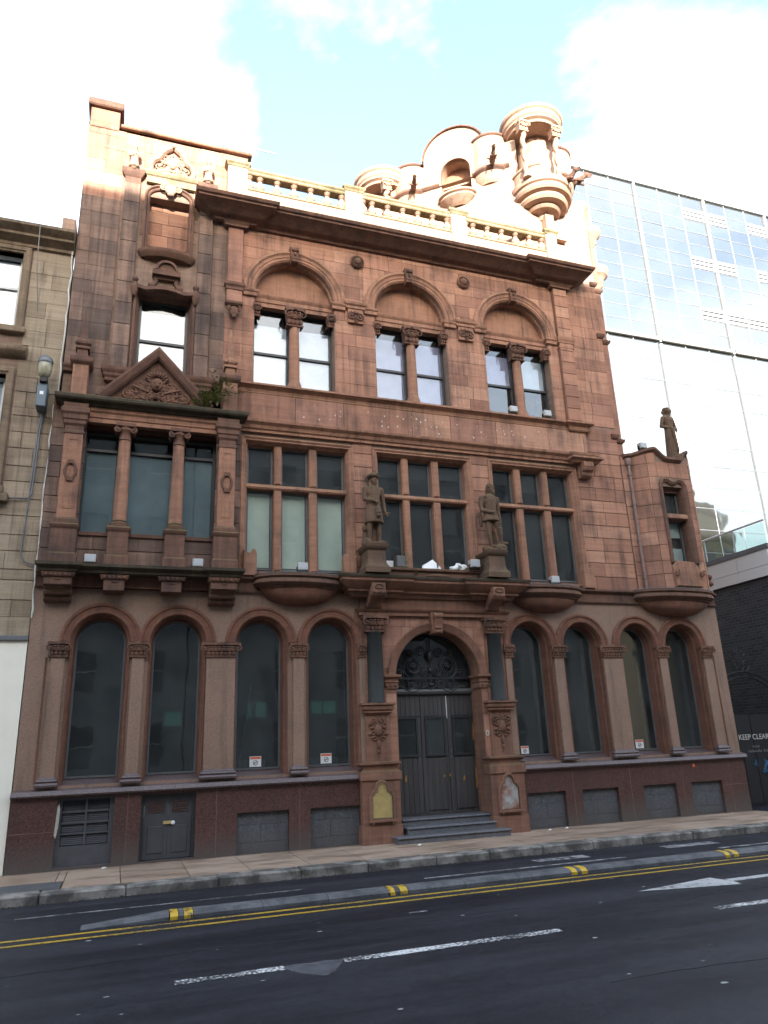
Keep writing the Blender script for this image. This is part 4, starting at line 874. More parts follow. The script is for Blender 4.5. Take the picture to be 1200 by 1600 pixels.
# bay window with scrolled hood
wr = MB(); wr.sweep([(.86, 8.1), (.86, 10.16), (-.17, 10.16), (-.17, 8.1)], [(.06, .0), (.06, -.05), (.02, -.06), (.0, -.03), (-.01, .04), (-.03, .05), (-.03, .14), (-.05, .15), (-.05, .3)], 'xz', cap=False); P('window_reveal', wr, m_darktrim, B)
window(B, -.12, .81, 8.1, 10.12, .2, m_frame, m_glassup, .05, rails=(9.22,), blinds=((8.15, 9.9, m_blindw),))
hp = [(-.27, 10.24), (-.18, 10.22), (-.02, 10.19), (.15, 10.235), (.34, 10.26), (.53, 10.235), (.7, 10.19), (.86, 10.22), (.95, 10.24)]
hd = P('scrolled_hood', MB().sweep(hp, [(-.05, .02), (-.06, -.1), (-.02, -.16), (.05, -.16), (.07, -.1), (.08, .02)], 'xz'), m_darktrim, B)
for s in (-1, 1):
    P('finial', MB().lathe(.345+s*.57, -.1, [(.02, 10.0), (.05, 10.06), (.065, 10.12), (.075, 10.2), (.06, 10.28), (.03, 10.31), (.06, 10.36), (.06, 10.4), (.0, 10.46)], 10), m_darktrim, hd, smooth=50)
P('hood_crest', MB().sweep([(.02, 10.33), (.12, 10.36), (.16, 10.44), (.14, 10.52), (.55, 10.52), (.53, 10.44), (.57, 10.36), (.67, 10.33)], [(-.03, .02), (-.03, -.06), (.03, -.06), (.03, .02)], 'xz').box(.08, .61, -.14, .02, 10.55, 10.66).prism([(.345+.19*cos(a), 10.66+.2*sin(a)) for a in [pi*i/10 for i in range(11)]], -.1, .02).sweep(arcpts(.345, 10.66, .19, 0, pi, 14), [(-.02, -.1), (-.02, -.15), (.03, -.15), (.03, .02)], 'xz'), m_darktrim, hd)
# bowed sill of the blind niche
lp = [(.33-.54*cos(pi*i/16), -.22*sin(pi*i/16)) for i in range(17)]
P('niche_sill', MB().sweep(lp, [(-.25, 10.93), (-.06, 10.95), (-.0, 11.02), (.02, 11.06), (.02, 11.1), (-.25, 11.14)], cap=False), m_darktrim, B, smooth=30)
nf = MB(); pth = [(.72, 11.15), (.72, 12.45)]+[(.33+.39*cos(a), 12.45+.2*sin(a)) for a in [pi*i/14 for i in range(1, 14)]]+[(-.06, 12.45), (-.06, 11.15)]
nf.sweep(pth, [(.1, .02), (.1, -.06), (.06, -.08), (.04, -.04), (.02, -.04), (0, -.02), (0, .24)], 'xz', cap=False); P('niche_frame', nf, m_darktrim, B, smooth=40)
nb_ = P('niche_panel', MB().box(-.1, .76, .25, .29, 11.1, 12.7), m_mortar, B)
for i in range(5):
    z = 11.13+i*.29; s = .33 if i % 2 else .2
    for a, b in ((-.07, s), (s, .73)): P('stone', MB().prism([(a+.004, z+.004), (b-.004, z+.004), (b-.004, z+.286), (a+.004, z+.286)], .232, .26, .004), m_red, nb_)
ct = MB(); ct.ball(.33, -.08, 12.63, .12, .06, .13, 10, 8); ct.volute(.19, -.07, 12.66, .07, .02, 1); ct.volute(.47, -.07, 12.66, .07, .02, -1); ct.ball(.33, -.1, 12.5, .07, .04, .05, 8, 6); P('cartouche', ct, m_tower, B, smooth=60)
P('niche_entablature', MB().sweep([(-.15, .02), (-.15, -.06), (.83, -.06), (.83, .02)], [(-.05, 12.74), (.0, 12.75), (.0, 12.9), (.03, 12.92), (.06, 12.97), (.06, 13.02), (-.05, 13.05)]), m_mosscream, B)
og = [(.76, 13.04), (.77, 13.18), (.72, 13.3), (.62, 13.38), (.58, 13.48), (.5, 13.6), (.4, 13.68), (.34, 13.76), (.28, 13.68), (.18, 13.6), (.1, 13.48), (.06, 13.38), (-.04, 13.3), (-.09, 13.18), (-.08, 13.04)]
ogo = P('ogee_gablet', MB().sweep(og, [(-.05, .0), (-.05, -.05), (-.02, -.1), (.03, -.1), (.04, -.02)], 'xz'), m_tower, B)
P('carved_relief', relief(MB(), .34, -.02, 13.3, .7, .5, 9, 60, lambda x, z: x < .33-(z+.2)*.35).ball(.34, -.04, 13.32, .1, .06, .14, 8, 6), m_tower, ogo, smooth=60); P('finial_knot', MB().ball(.34, -.1, 13.74, .06, .04, .06), m_tower, ogo, smooth=60)
P('coping', MB().box(-.72, 1.98, -.07, .4, 13.97, 14.05), m_trim, B, bevel=.015)
P('chimney_stack', MB().box(-1.32, -.76, -.01, .5, 13.9, 14.38), m_trim, B, bevel=.01); P('chimney_cap', MB().box(-1.38, -.69, -.1, .58, 14.38, 14.56), m_darktrim, B, bevel=.025)

# ------------------------------------------------------------------ second floor, three mullioned windows
W2 = [(1.98, 4.02, (2.54, 2.69), (3.23, 3.39)), (4.62, 6.64, (5.18, 5.33), (5.85, 6.01)), (7.24, 9.25, (7.79, 7.96), (8.47, 8.64))]
mb = MB(); arch_wall(mb, 1.5, 10.6, 4.60, 8.46, [('rect', a, b, 4.72, 7.27) for a, b, *_ in W2], .02, .4); P('main_wall', mb, m_mortar, B)
EX2 = [(a-.09, b+.09, 4.6, 7.4) for a, b, *_ in W2]
ashlar('main', B, m_red, [(1.88, 9.3, 4.60, 7.5), (9.3, 10.6, 4.60, 8.42)], -.003, [.29, .31, .27, .3], excl=EX2, lo=.5, hi=1.05, seed=21)
bl = [[(4.84, 6.3, m_blindg)], [(6.8, 7.2, m_blindg)], []]
for wi, (a, b, m1, m2) in enumerate(W2):
    fr = MB(); fr.sweep([(b, 4.72), (b, 7.27), (a, 7.27), (a, 4.72)], [(.1, .02), (.1, -.03), (.075, -.045), (.05, -.03), (.05, -.02), (.015, -.02), (0, .0), (-.01, .04), (-.04, .07), (-.05, .25)], 'xz', cap=False); st_ = P('window_surround', fr, m_trim, B, smooth=40)
    for c, d in (m1, m2):
        for z0, z1 in ((4.74, 6.33), (6.43, 7.24)): P('mullion', MB().prism([(c, z0), (d, z0), (d, z1), (c, z1)], .05, .3, .03), m_trim, st_)
    P('transom', MB().sweep([(a, .06), (b, .06)], [(-.25, 6.33), (.0, 6.33), (.02, 6.36), (.0, 6.40), (-.02, 6.43), (-.25, 6.43)], loop=True), m_trim, st_, smooth=30)
    cells = [(a+.05, m1[0]), (m1[1], m2[0]), (m2[1], b-.05)]
    for ci, (c, d) in enumerate(cells):
        window(B, c+.005, d-.005, 4.78, 6.33, .2, m_gframe, m_glassb if wi == 0 else m_glass, .035, blinds=[x for x in bl[wi] if x[0] < 6.3] if wi == 0 else [])
        window(B, c+.005, d-.005, 6.43, 7.23, .2, m_gframe, m_glass, .035, blinds=[(6.85+.02*ci, 7.18, m_blindp)] if wi < 2 else [])
    P('window_sill', MB().sweep([(a-.1, .02), (b+.1, .02)], [(-.3, 4.66), (.05, 4.66), (.06, 4.70), (-.25, 4.78)], loop=True), m_trim, B)
# scrolled stops beside the windows above the bowed balconies
for (x0, x1, s) in ((1.96, 2.2, 1), (3.84, 4.1, -1), (6.98, 7.2, 1), (9.15, 9.4, -1)):
    po = [(x0, 4.6), (x1, 4.6), (x1, 5.0), (x1-.02, 5.08), (x1-.07, 5.1), ((x0+x1)/2, 5.02), (x0+.05, 5.03), (x0, 5.08)]
    if s < 0: po = [(x0+x1-p, z) for p, z in reversed(po)]
    P('scrolled_stop', MB().prism(po, -.14, .02, .012), m_trim, B)
# frieze with pin scars of lost lettering
P('frieze_architrave', MB().sweep([(1.88, .02), (1.88, -.02), (9.28, -.02), (9.28, -.08), (9.76, -.08), (9.76, .02)], [(-.02, 7.44), (.02, 7.45), (.02, 7.5), (.05, 7.52), (.07, 7.58), (.13, 7.63), (.14, 7.68), (-.05, 7.71)]), m_trim, B, smooth=30)
fz = P('frieze', MB().box(1.6, 9.74, -.015, .05, 7.69, 8.27), m_trim, B)
x = 1.62
while x < 9.7:
    xe = min(x+rng.uniform(.8, 1.5), 9.72); P('frieze_block', MB().prism([(x+.004, 7.71), (xe-.004, 7.71), (xe-.004, 8.26), (x+.004, 8.26)], -.05, -.01, .004), m_red, fz); x = xe
rs = random.Random(5); mb = MB()
def scars(x0, n, wl):
    x = x0
    for i in range(n):
        hh = .24; kind = rs.randrange(5)
        ptsl = {0: [(0, 0), (0, .5), (0, 1), (1, 0), (1, .5), (1, 1)], 1: [(0, 0), (0, .5), (0, 1)], 2: [(0, 0), (0, 1), (1, .8), (.9, .4)], 3: [(.5, 0), (0, 1), (1, 1)], 4: [(0, 0), (.5, 1), (1, 0), (.2, .4)]}[kind]
        for a, b in ptsl:
            if rs.random() < .38: continue
            r = rs.uniform(.006, .017); cx_, cz_ = x+a*wl*.6+rs.uniform(-.025, .025), 7.86+b*hh+rs.uniform(-.04, .04)
            mb.add([(cx_+r*cos(2*pi*k/7), -.053, cz_+r*sin(2*pi*k/7)*rs.uniform(.9, 1.5)) for k in range(7)], [tuple(range(7))])
        x += wl
scars(2.95, 3, .24); scars(3.65, 2, .22); scars(4.35, 1, .2); scars(4.75, 1, .2); scars(5.1, 3, .2); scars(5.75, 3, .18); scars(6.45, 2, .3); scars(7.0, 5, .2); scars(8.1, 3, .24)
P('lettering_scars', mb, m_seam, fz, kind='stuff')
P('frieze_bracket', MB().sweep([(9.4, 0), (9.66, 0)], [(0, 7.12), (.1, 7.1), (.16, 7.15), (.18, 7.22), (.24, 7.26), (.28, 7.34), (.28, 7.44), (0, 7.44)], loop=True), m_trim, B, bevel=.008); P('bracket_cornice', MB().sweep([(9.22, .02), (9.22, -.2), (9.84, -.2), (9.84, .02)], [(-.1, 7.43), (.0, 7.44), (.03, 7.48), (.1, 7.52), (.1, 7.57), (-.1, 7.6)]), m_trim, B)
P('sill_string', MB().sweep([(1.76, .02), (1.76, -.02), (9.28, -.02), (9.28, -.07), (9.78, -.07), (9.78, .02)], [(-.02, 8.24), (.02, 8.25), (.04, 8.28), (.02, 8.30), (.03, 8.36), (.08, 8.40), (.12, 8.42), (.12, 8.46), (-.3, 8.5)]), m_trim, B, smooth=30)
# ------------------------------------------------------------------ third floor
C3 = [2.94, 5.54, 8.17]; HW = .84; ZA = 10.62
mb = MB(); arch_wall(mb, 1.32, 10.6, 8.46, 12.5, [('arch', c, HW, 8.47, ZA) for c in C3], .02, .34); P('main_wall', mb, m_mortar, B)
EX3 = [(c-HW-.01, c+HW+.01, 8.4, ZA) for c in C3]+[(1.5, 1.84, 10.2, 12.2), (9.28, 9.67, 8.4, 12.2)]
ashlar('main', B, m_red, [(1.5, 10.6, 8.48, 12.18)], -.004, [.29, .3, .27, .31], excl=EX3, arcs=[(c, ZA, HW+.16) for c in C3], lo=.5, hi=1.1, seed=22)
ashlar('main', B, m_red, [(9.85, 10.6, 12.18, 12.5)], -.003, [.32], seed=25)
for ci, c in enumerate(C3):
    mb = MB(); mb.sweep(arcpts(c, ZA, HW, 0, pi, 36), [(.255, .01), (.255, -.04), (.22, -.075), (.18, -.085), (.155, -.06), (.14, -.05), (.09, -.05), (.08, -.035), (.03, -.035), (.02, -.02), (-.0, -.01), (-.0, .1), (-.03, .12), (-.03, .34)], 'xz', cap=False); P('arch_moulding', mb, m_trim, B, smooth=45)
    P('tympanum', MB().prism([(c-HW+.02, 10.5), (c+HW-.02, 10.5)]+arcpts(c, ZA, HW-.02, 0, pi, 24), .24, .34), m_trim, B)
    P('keystone', MB().prism([(c-.1, ZA+HW-.06), (c+.04, ZA+HW-.06), (c+.07, ZA+HW+.3), (c-.13, ZA+HW+.3)], -.14, .05, .012).tube([(c-.1, -.14, ZA+HW+.22), (c+.04, -.14, ZA+HW+.22)], .045, 8).tube([(c-.09, -.12, ZA+HW+.02), (c+.03, -.12, ZA+HW+.02)], .035, 8).ball(c-.03, -.15, ZA+HW+.12, .035, .03, .05, 6, 5), m_carve, B, smooth=40)
    P('window_lintel', MB().sweep([(c-HW, .1), (c+HW, .1)], [(-.2, 10.34), (.0, 10.34), (.0, 10.43), (.02, 10.44), (.02, 10.52), (.05, 10.56), (.06, 10.6), (.0, 10.63), (-.16, 10.63)], loop=True), m_trim, B, smooth=30)
    for a, b, blw in ((c-HW+.0, c-.07, 0), (c+.07, c+HW-.0, 1)):
        wv = {0: [(8.5, 10.0, m_blindw)], 1: [(8.5, 10.1, m_blindp)], 2: [(9.35, 10.1, m_blindp if blw == 0 else m_blindw)]}[ci]
        window(B, a, b, 8.5, 10.36, .24, m_frame, m_glassup, .04, rails=(9.32,), blinds=wv)
    P('window_post', MB().box(c-.09, c+.09, .2, .36, 8.48, 10.4), m_frame, B)
    cl = P('window_column', MB().lathe(c, .1, [(.11, 8.68), (.112, 9.0), (.1, 9.9), (.1, 9.93)], 20), m_trim, B, smooth=50)
    P('base', MB().lathe(c, .1, [(.16, 8.48), (.16, 8.55), (.15, 8.57), (.15, 8.6), (.125, 8.63), (.13, 8.66), (.112, 8.69)], 18), m_trim, cl, smooth=40); P('capital', leafcap(MB(), c, .05, 9.92, 10.34, .42, .12), m_carve, cl, smooth=60)
    for s in (-1, 1):
        x = c+s*(HW-.05); P('jamb_capital', leafcap(MB(), x, .08, 10.06, 10.34, .17, .1, True), m_carve, B, smooth=60)
    P('sill_pad', MB().box(c-HW, c+HW, -.02, .3, 8.44, 8.5), m_trim, B)
# piers between the arches: impost caps with carved panels
for a, b in ((4.06, 4.44), (6.65, 7.06)):
    q = P('impost_cap', MB().sweep([(a-.0, .02), (a, -.05), (b, -.05), (b, .02)], [(-.02, 10.52), (.02, 10.54), (.02, 10.6), (.05, 10.63), (.06, 10.68), (-.02, 10.72)]), m_trim, B, smooth=30)
    P('impost_block', MB().box(a+.02, b-.02, -.05, .0, 10.2, 10.54), m_trim, q)
    xc = (a+b)/2; o_ = MB(); o_.volute(xc-.09, -.06, 10.36, .09, .025, 1, 18); o_.volute(xc+.09, -.06, 10.34, .09, .025, -1, 18); relief(o_, xc, -.06, 10.36, .3, .2, 3, 10); P('carved_scroll', o_, m_carve, q, smooth=60)
for c in C3:
    for s in (-1, 1):
        x = c+s*(HW+.1)
        P('impost_moulding', MB().sweep([(x-.13, .02), (x-.13, -.03), (x+.13, -.03), (x+.13, .02)], [(-.02, 10.46), (.015, 10.48), (.015, 10.55), (.04, 10.58), (.045, 10.62), (-.02, 10.64)]), m_trim, B, smooth=30)
# end pilasters
e1 = P('end_pilaster', MB().box(1.52, 1.83, -.07, .02, 10.22, 12.12), m_red, B, bevel=.006)
P('impost_band', MB().sweep([(1.52, .02), (1.52, -.07), (1.83, -.07), (1.83, .02)], [(-.02, 10.5), (.02, 10.52), (.02, 10.58), (.05, 10.62), (.05, 10.68), (-.02, 10.71)]), m_darktrim, e1)
P('foot', MB().sweep([(1.52, .02), (1.52, -.07), (1.83, -.07), (1.83, .02)], [(-.08, 10.14), (-.02, 10.16), (.02, 10.2), (.02, 10.25), (-.02, 10.27)]), m_darktrim, e1)
cm = MB(); cm.ball(1.675, -.06, 10.0, .1, .08, .13, 8, 6); cm.volute(1.59, -.09, 10.06, .06, .02, 1); cm.volute(1.76, -.09, 10.06, .06, .02, -1); cm.ball(1.675, -.1, 9.88, .05, .05, .05, 6, 5); P('carved_mask', cm, m_carve, e1, smooth=60)
e2 = P('end_pilaster', MB().box(9.29, 9.66, -.07, .02, 8.5, 12.12), m_red, B, bevel=.006)
for i in range(12):
    z = 8.52+i*.3; P('stone', MB().prism([(9.295, z+.005), (9.655, z+.005), (9.655, z+.295), (9.295, z+.295)], -.085, -.06, .006), m_red, e2)
P('impost_band', MB().sweep([(9.29, .02), (9.29, -.07), (9.66, -.07), (9.66, .02)], [(-.02, 10.5), (.03, 10.52), (.03, 10.56), (.05, 10.6), (.06, 10.66), (-.02, 10.7)]).sweep([(9.29, .02), (9.29, -.07), (9.66, -.07), (9.66, .02)], [(-.02, 10.38), (.02, 10.39), (.02, 10.42), (-.02, 10.43)]), m_trim, e2)
for xc, zc in ((4.33, 11.76), (6.9, 11.74)):
    bo = P('roof_boss', MB().lathe(0, 0, [(.15, 0), (.155, .02), (.13, .035)], 18).v and MB().sweep([(xc+.13*cos(2*pi*i/20), zc+.13*sin(2*pi*i/20)) for i in range(20)], [(-.1, -.04), (.02, -.02), (.03, -.04), (.02, -.06), (-.02, -.07)], 'xz', closed=True).ball(xc, -.05, zc, .095, .07, .095, 12, 8), m_carve, B, smooth=60)
    P('bead_ring', (lambda m: [m.ball(xc+.115*cos(2*pi*i/14), -.075, zc+.115*sin(2*pi*i/14), .018, n=5, m=4) for i in range(14)] and m)(MB()), m_carve, bo)
# main cornice
cp = [(1.28, .3), (1.28, -.1), (2.02, -.1), (2.02, .0), (8.86, .0), (8.86, -.1), (9.76, -.1), (9.76, .3)]
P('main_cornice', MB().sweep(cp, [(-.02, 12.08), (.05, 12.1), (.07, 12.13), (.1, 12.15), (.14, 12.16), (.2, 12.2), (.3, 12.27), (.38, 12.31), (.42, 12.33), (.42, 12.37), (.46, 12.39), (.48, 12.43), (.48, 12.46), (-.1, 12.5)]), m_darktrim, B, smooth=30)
for a, b in ((1.46, 1.89), (9.23, 9.72)): P('pilaster_cap', MB().sweep([(a, .02), (a, -.1), (b, -.1), (b, .02)], [(-.02, 12.0), (.03, 12.02), (.03, 12.06), (.06, 12.1), (-.02, 12.12)]), m_darktrim, B)
# balustrade
P('blocking_course', MB().box(1.5, 9.55, -.14, .12, 12.48, 12.99), m_tower, B); P('balustrade_plinth', MB().sweep([(1.5, -.14), (9.5, -.14)], [(-.26, 12.97), (.02, 12.98), (.03, 13.0), (.02, 13.03), (-.26, 13.05)], loop=True), m_mosscream, B)
for a, b in ((1.46, 1.88), (4.05, 4.46), (6.64, 7.04), (9.2, 9.52)):
    q = P('balustrade_pedestal', MB().box(a, b, -.18, .14, 12.485, 13.5), m_tower, B, bevel=.008); P('cap', MB().sweep([(a, .14), (a, -.18), (b, -.18), (b, .14)], [(-.1, 13.49), (.01, 13.5), (.03, 13.54), (.06, 13.57), (.06, 13.62), (-.2, 13.66), (-.2, 13.5)]), m_mosscream, q)
for a, b in ((1.88, 4.05), (4.46, 6.64), (7.04, 9.2)):
    P('handrail', MB().sweep([(a, -.13), (b, -.13)], [(-.2, 13.41), (.0, 13.41), (.02, 13.43), (.02, 13.47), (.05, 13.5), (.05, 13.54), (-.04, 13.57), (-.24, 13.55)], loop=True), m_mosscream, B)
bp = [(.085, 0), (.085, .025), (.055, .04), (.07, .06), (.105, .12), (.098, .17), (.06, .235), (.048, .28), (.075, .295), (.05, .31), (.06, .33), (.085, .35), (.085, .375)]
first = None
for x in [2.16+.375*i for i in range(5)]+[4.0, 1.93]+[4.72+.375*i for i in range(5)]+[6.59, 4.5]+[7.27+.383*i for i in range(5)]+[9.15, 7.08]:
    if first is None: first = P('baluster', MB().lathe(x, -.03, [(r, 13.04+z) for r, z in bp], 12), m_tower, B, smooth=50)
    else: dup(first, (x, -.03-.0, first_z), B)
    if first: first_z = WL[first.name].z
# ------------------------------------------------------------------ corner turret
TA, TB, TC, TD, TE = (10.6, .0), (8.75, .0), (5.75, 2.52), (8.2, 5.6), (11.6, 3.6)
def plan(mb, pts, z0, z1): 
    n = len(pts); return mb.add([(p[0], p[1], z0) for p in pts]+[(p[0], p[1], z1) for p in pts], [(i, (i+1) % n, n+(i+1) % n, n+i) for i in range(n)]+[tuple(range(n, 2*n)), tuple(reversed(range(n)))])
T = B
plan_low = [TA, TB, TC, TD, TE]
# arched window in the oblique face is a recess: build the face from pieces
ux, uy = (TC[0]-TB[0]), (TC[1]-TB[1]); LEN = hypot(ux, uy); ux /= LEN; uy /= LEN; nx, ny = (uy, -ux)
if ny > 0: nx, ny = -nx, -ny
def face(s, d, z): return (TB[0]+ux*s+nx*d, TB[1]+uy*s+ny*d, z)      # s along the oblique face from the front corner, d outward
def remap(mb): mb.v = [face(-x, -y, z) for x, y, z in mb.v]; return mb   # local (x along -s, y depth, z)
mb = MB(); plan(mb, [TA, TB, (8.75+.3, .5), (10.6, 3)], 12.3, 14.9); P('turret_wall', mb, m_tower, T)
SW = 1.62
mb = MB(); arch_wall(mb, -LEN, 0, 12.3, 16.5, [('arch', -SW, .4, 15.35, 16.5-.0)], 0, .5) if False else None
arch_wall(mb, -LEN, 0, 12.3, 16.45, [('arch', -SW, .4, 15.2, 16.0)], 0, .5); mb.box(-LEN, 0, .5, .6, 12.3, 15.2); P('turret_wall', remap(mb), m_tower, T)
mb = MB(); mb.box(-SW-.5, -SW+.5, .5, .55, 15.1, 16.45); P('window_back', remap(mb), m_room, T)
tw = MB(); tw.box(-SW-.4, -SW+.4, .22, .36, 15.72, 15.85); tw.box(-SW-.06, -SW+.06, .22, .36, 15.2, 15.72); P('turret_window', remap(tw), m_tower, T); tg = MB().box(-SW-.4, -SW+.4, .34, .35, 15.2, 15.72); P('pane', remap(tg), m_glassup, T.children[-1] if False else bpy.data.objects['turret_window']); th = MB().prism([(-SW-.4, 15.85), (-SW+.4, 15.85), (-SW+.4, 16.0)]+arcpts(-SW, 16.0, .4, 0, pi, 12)[1:-1]+[(-SW-.4, 16.0)], .38, .46); P('window_head', remap(th), m_trim, bpy.data.objects['turret_window'])
mb = MB(); mb.sweep([(-SW-.52*cos(pi*i/14), -.34*sin(pi*i/14)) for i in range(15)], [(-.3, 15.21), (-.0, 15.2), (.0, 15.15), (-.06, 15.12), (-.05, 15.06), (-.16, 14.96), (-.28, 14.88)], cap=False); P('window_balcony', remap(mb), m_tower, T, smooth=40)
# round-topped gable in the middle of the face
mb = MB(); mb.prism([(-SW-.84, 16.42), (-SW+.84, 16.42), (-SW+.84, 16.55)]+arcpts(-SW, 16.55, .84, 0, pi, 20)[1:-1]+[(-SW-.84, 16.55)], -.04, .4); arch_wall(mb, -SW-.84, -SW+.84, 15.66, 16.42, [('arch', -SW, .4, 15.66, 16.0)], -.04, .1); mb.box(-SW-.845, -SW-.84, -.04, .05, 15.66, 16.42); P('round_gable', remap(mb), m_tower, T)
mb = MB(); mb.sweep(arcpts(-SW, 16.55, .84, 0, pi, 20), [(0, -.06), (.0, -.1), (.04, -.1), (.05, .4), (.0, .4)], 'xz', loop=True); P('gable_coping', remap(mb), m_darktrim, T)
mb = MB(); mb.sweep([(-LEN+.3, 0), (-SW-.45, 0)], [(-.02, 15.62), (.04, 15.66), (.07, 15.7), (.07, 15.74), (-.02, 15.76)]); mb.sweep([(-SW+.45, 0), (-.2, 0)], [(-.02, 15.62), (.04, 15.66), (.07, 15.7), (.07, 15.74), (-.02, 15.76)]); P('turret_string', remap(mb), m_darktrim, T)
mb = MB(); plan(mb, [(10.5, .5), (8.9, .5), (6.0, 2.9), (8.2, 5.5), (11.2, 3.4)], 14.8, 16.35); P('turret_core', mb, m_tower, T)
# round lobes of the parapet
for (lx, ly, lr, zt) in ((8.42, .76, .54, 16.78), (6.74, 2.2, .54, 16.6), (10.16, .5, .5, 16.62), (10.8, 1.6, .45, 16.4)):
    lb = P('parapet_lobe', MB().lathe(lx, ly, [(lr*.8, 15.3), (lr*.86, 15.38), (lr*.97, 15.46), (lr, 15.66), (lr, zt-.08)], 24), m_tower, T, smooth=40)
    P('coping', MB().lathe(lx, ly, [(lr, zt-.09), (lr+.035, zt-.06), (lr+.035, zt-.01), (lr-.1, zt+.02), (0, zt+.03)], 24), m_darktrim, lb, smooth=30); P('string', MB().lathe(lx, ly, [(lr, 15.6), (lr+.06, 15.66), (lr+.06, 15.72), (lr, 15.75)], 24), m_darktrim, lb, smooth=30)
# capped open turrets with twisted columns and corbelled balconies
def open_turret(cx, cy, zt, r, cols, corb=True, zc=14.9):
    ot = P('open_turret', MB().lathe(cx, cy, [(0, zt-.46), (r-.12, zt-.46), (r-.1, zt-.4), (r-.03, zt-.36), (r-.03, zt-.3), (r-.0, zt-.26), (r-.0, zt-.14), (r+.04, zt-.1), (r+.05, zt-.02), (r-.05, zt+.02), (0, zt+.1)], 32), m_tower, T, smooth=35)
    P('core', MB().lathe(cx+.18, cy+.25, [(r*.62, zc-.2), (r*.62, zt-.44)], 20), m_tower, ot, smooth=60)
    for (x, y, zb) in cols:
        tc_ = MB(); rr = .065; n = 26; pts = [(x+.028*cos(i*.75), y+.028*sin(i*.75), zb+(zt-.72-zb)*i/n) for i in range(n+1)]; tc_.tube(pts, rr, 8); q = P('twisted_column', tc_, m_tower, ot, smooth=60)
        P('capital', leafcap(MB(), x, y-.02, zt-.74, zt-.45, .3, .13).lathe(x, y, [(.07, zt-.74), (.1, zt-.6), (.14, zt-.46)], 10), m_tower, q, smooth=60)
        P('base', MB().lathe(x, y, [(.11, zb-.1), (.11, zb-.03), (.08, zb), (.07, zb+.05)], 12), m_tower, q)
    if corb:
        cb = P('corbelled_balcony', MB().lathe(cx+.08, cy+.05, [(0.15, 14.020), (0.20, 14.177), (0.40, 14.192), (0.45, 14.249), (0.42, 14.306), (0.60, 14.320), (0.65, 14.392), (0.62, 14.492), (0.73, 14.514), (0.77, 14.578), (0.72, 14.621), (0.72, 14.707), (0.77, 14.735), (0.79, 14.807), (0.79, 14.864), (0.60, 14.900)], 36), m_tower, T, smooth=35)
        P('balcony_pier', MB().box(cx-.02, cx+.22, cy-.2, cy+.2, 12.5, 14.1), m_tower, cb, bevel=.01)
        P('balcony_wall', MB().sweep([(cx+.08+.7*cos(a), cy+.05+.7*sin(a)) for a in [pi*.93+pi*.42*i/10 for i in range(11)]], [(0, 14.87), (.02, 14.87), (.02, 15.2), (.05, 15.22), (.05, 15.28), (-.14, 15.28), (-.14, 14.87)], loop=True), m_tower, cb)
    return ot
open_turret(9.28, .0, 17.0, .78, [(8.72, -.42, 14.95), (9.62, -.5, 15.0)])
open_turret(6.0, 2.6, 16.5, .74, [(5.9, 2.0, 15.1), (6.5, 2.2, 15.1)], False)
P('balustrade_end_rail', MB().box(9.52, 9.86, -.14, .05, 13.46, 13.54), m_tower, T)
# gargoyles
def gargoyle(x, y, z, dx, dy, dz, s=1.):
    d = Vector((dx, dy, dz)).normalized(); sd = d.cross(Vector((0, 0, 1))).normalized(); u = sd.cross(d); o = Vector((x, y, z)); g = MB()
    pt = lambda a, b=0, c=0: tuple(o+d*a*s+sd*b*s+u*c*s)
    g.capsule(pt(-.05), pt(.3, 0, .02), .13*s, .1*s, 9); g.capsule(pt(.3, 0, .02), pt(.46, 0, .07), .095*s, .075*s, 9); g.ball(*pt(.53, 0, .09), .095*s, n=10, m=8); g.capsule(pt(.56, 0, .08), pt(.68, 0, .03), .06*s, .04*s, 8); g.capsule(pt(.54, 0, .0), pt(.64, 0, -.05), .035*s, .025*s, 7)
    for b in (-1, 1): g.capsule(pt(.5, b*.06, .15), pt(.45, b*.09, .21), .03*s, .015*s, 6); g.capsule(pt(.16, b*.1, -.02), pt(.3, b*.11, -.13), .05*s, .04*s, 7); g.capsule(pt(.0, b*.08, .07), pt(-.02, b*.2, .16), .05*s, .03*s, 6); g.ball(*pt(.32, b*.11, -.15), .05*s, n=7, m=5)
    return P('gargoyle', g, m_darktrim, T, remesh=.014)
gargoyle(8.1, .12, 15.72, -.35, -1, .25, .62); gargoyle(9.72, -.55, 14.85, .35, -1, .3, .7); gargoyle(10.55, .2, 15.7, .9, -.6, .3, .75); gargoyle(6.5, 1.55, 15.7, -.3, -1, -.1, .62)
# receding lane side of the turret with its string courses and small corbels
sd_ = P('lane_side_wall', MB().box(10.55, 10.92, .22, 1.5, 7.7, 14.9), m_red, B); P('lane_side_wall', MB().box(10.9, 11.28, .9, 3.5, 7.7, 12.8), m_trim, B)
for z in (8.28, 10.95, 12.42): P('side_string', MB().sweep([(10.45, -.0), (10.6, -.0), (10.6, .22), (10.92, .22), (10.92, .9), (11.28, .9), (11.28, 1.8)], [(-.02, z-.1), (.03, z-.06), (.05, z-.02), (.06, z+.03), (-.02, z+.05)]), m_darktrim, B)
for (x, y, z, r) in ((10.98, .35, 14.3, .25), (11.1, .5, 13.2, .3), (10.85, .5, 15.2, .22)):
    P('side_corbel', MB().lathe(x, y, [(.03, z-r*1.8), (r*.5, z-r*1.4), (r*.6, z-r*.8), (r*.95, z-r*.5), (r, z-.05), (r*1.08, z), (r*1.05, z+.06), (r*.8, z+.1)], 18), m_tower, B, smooth=40)
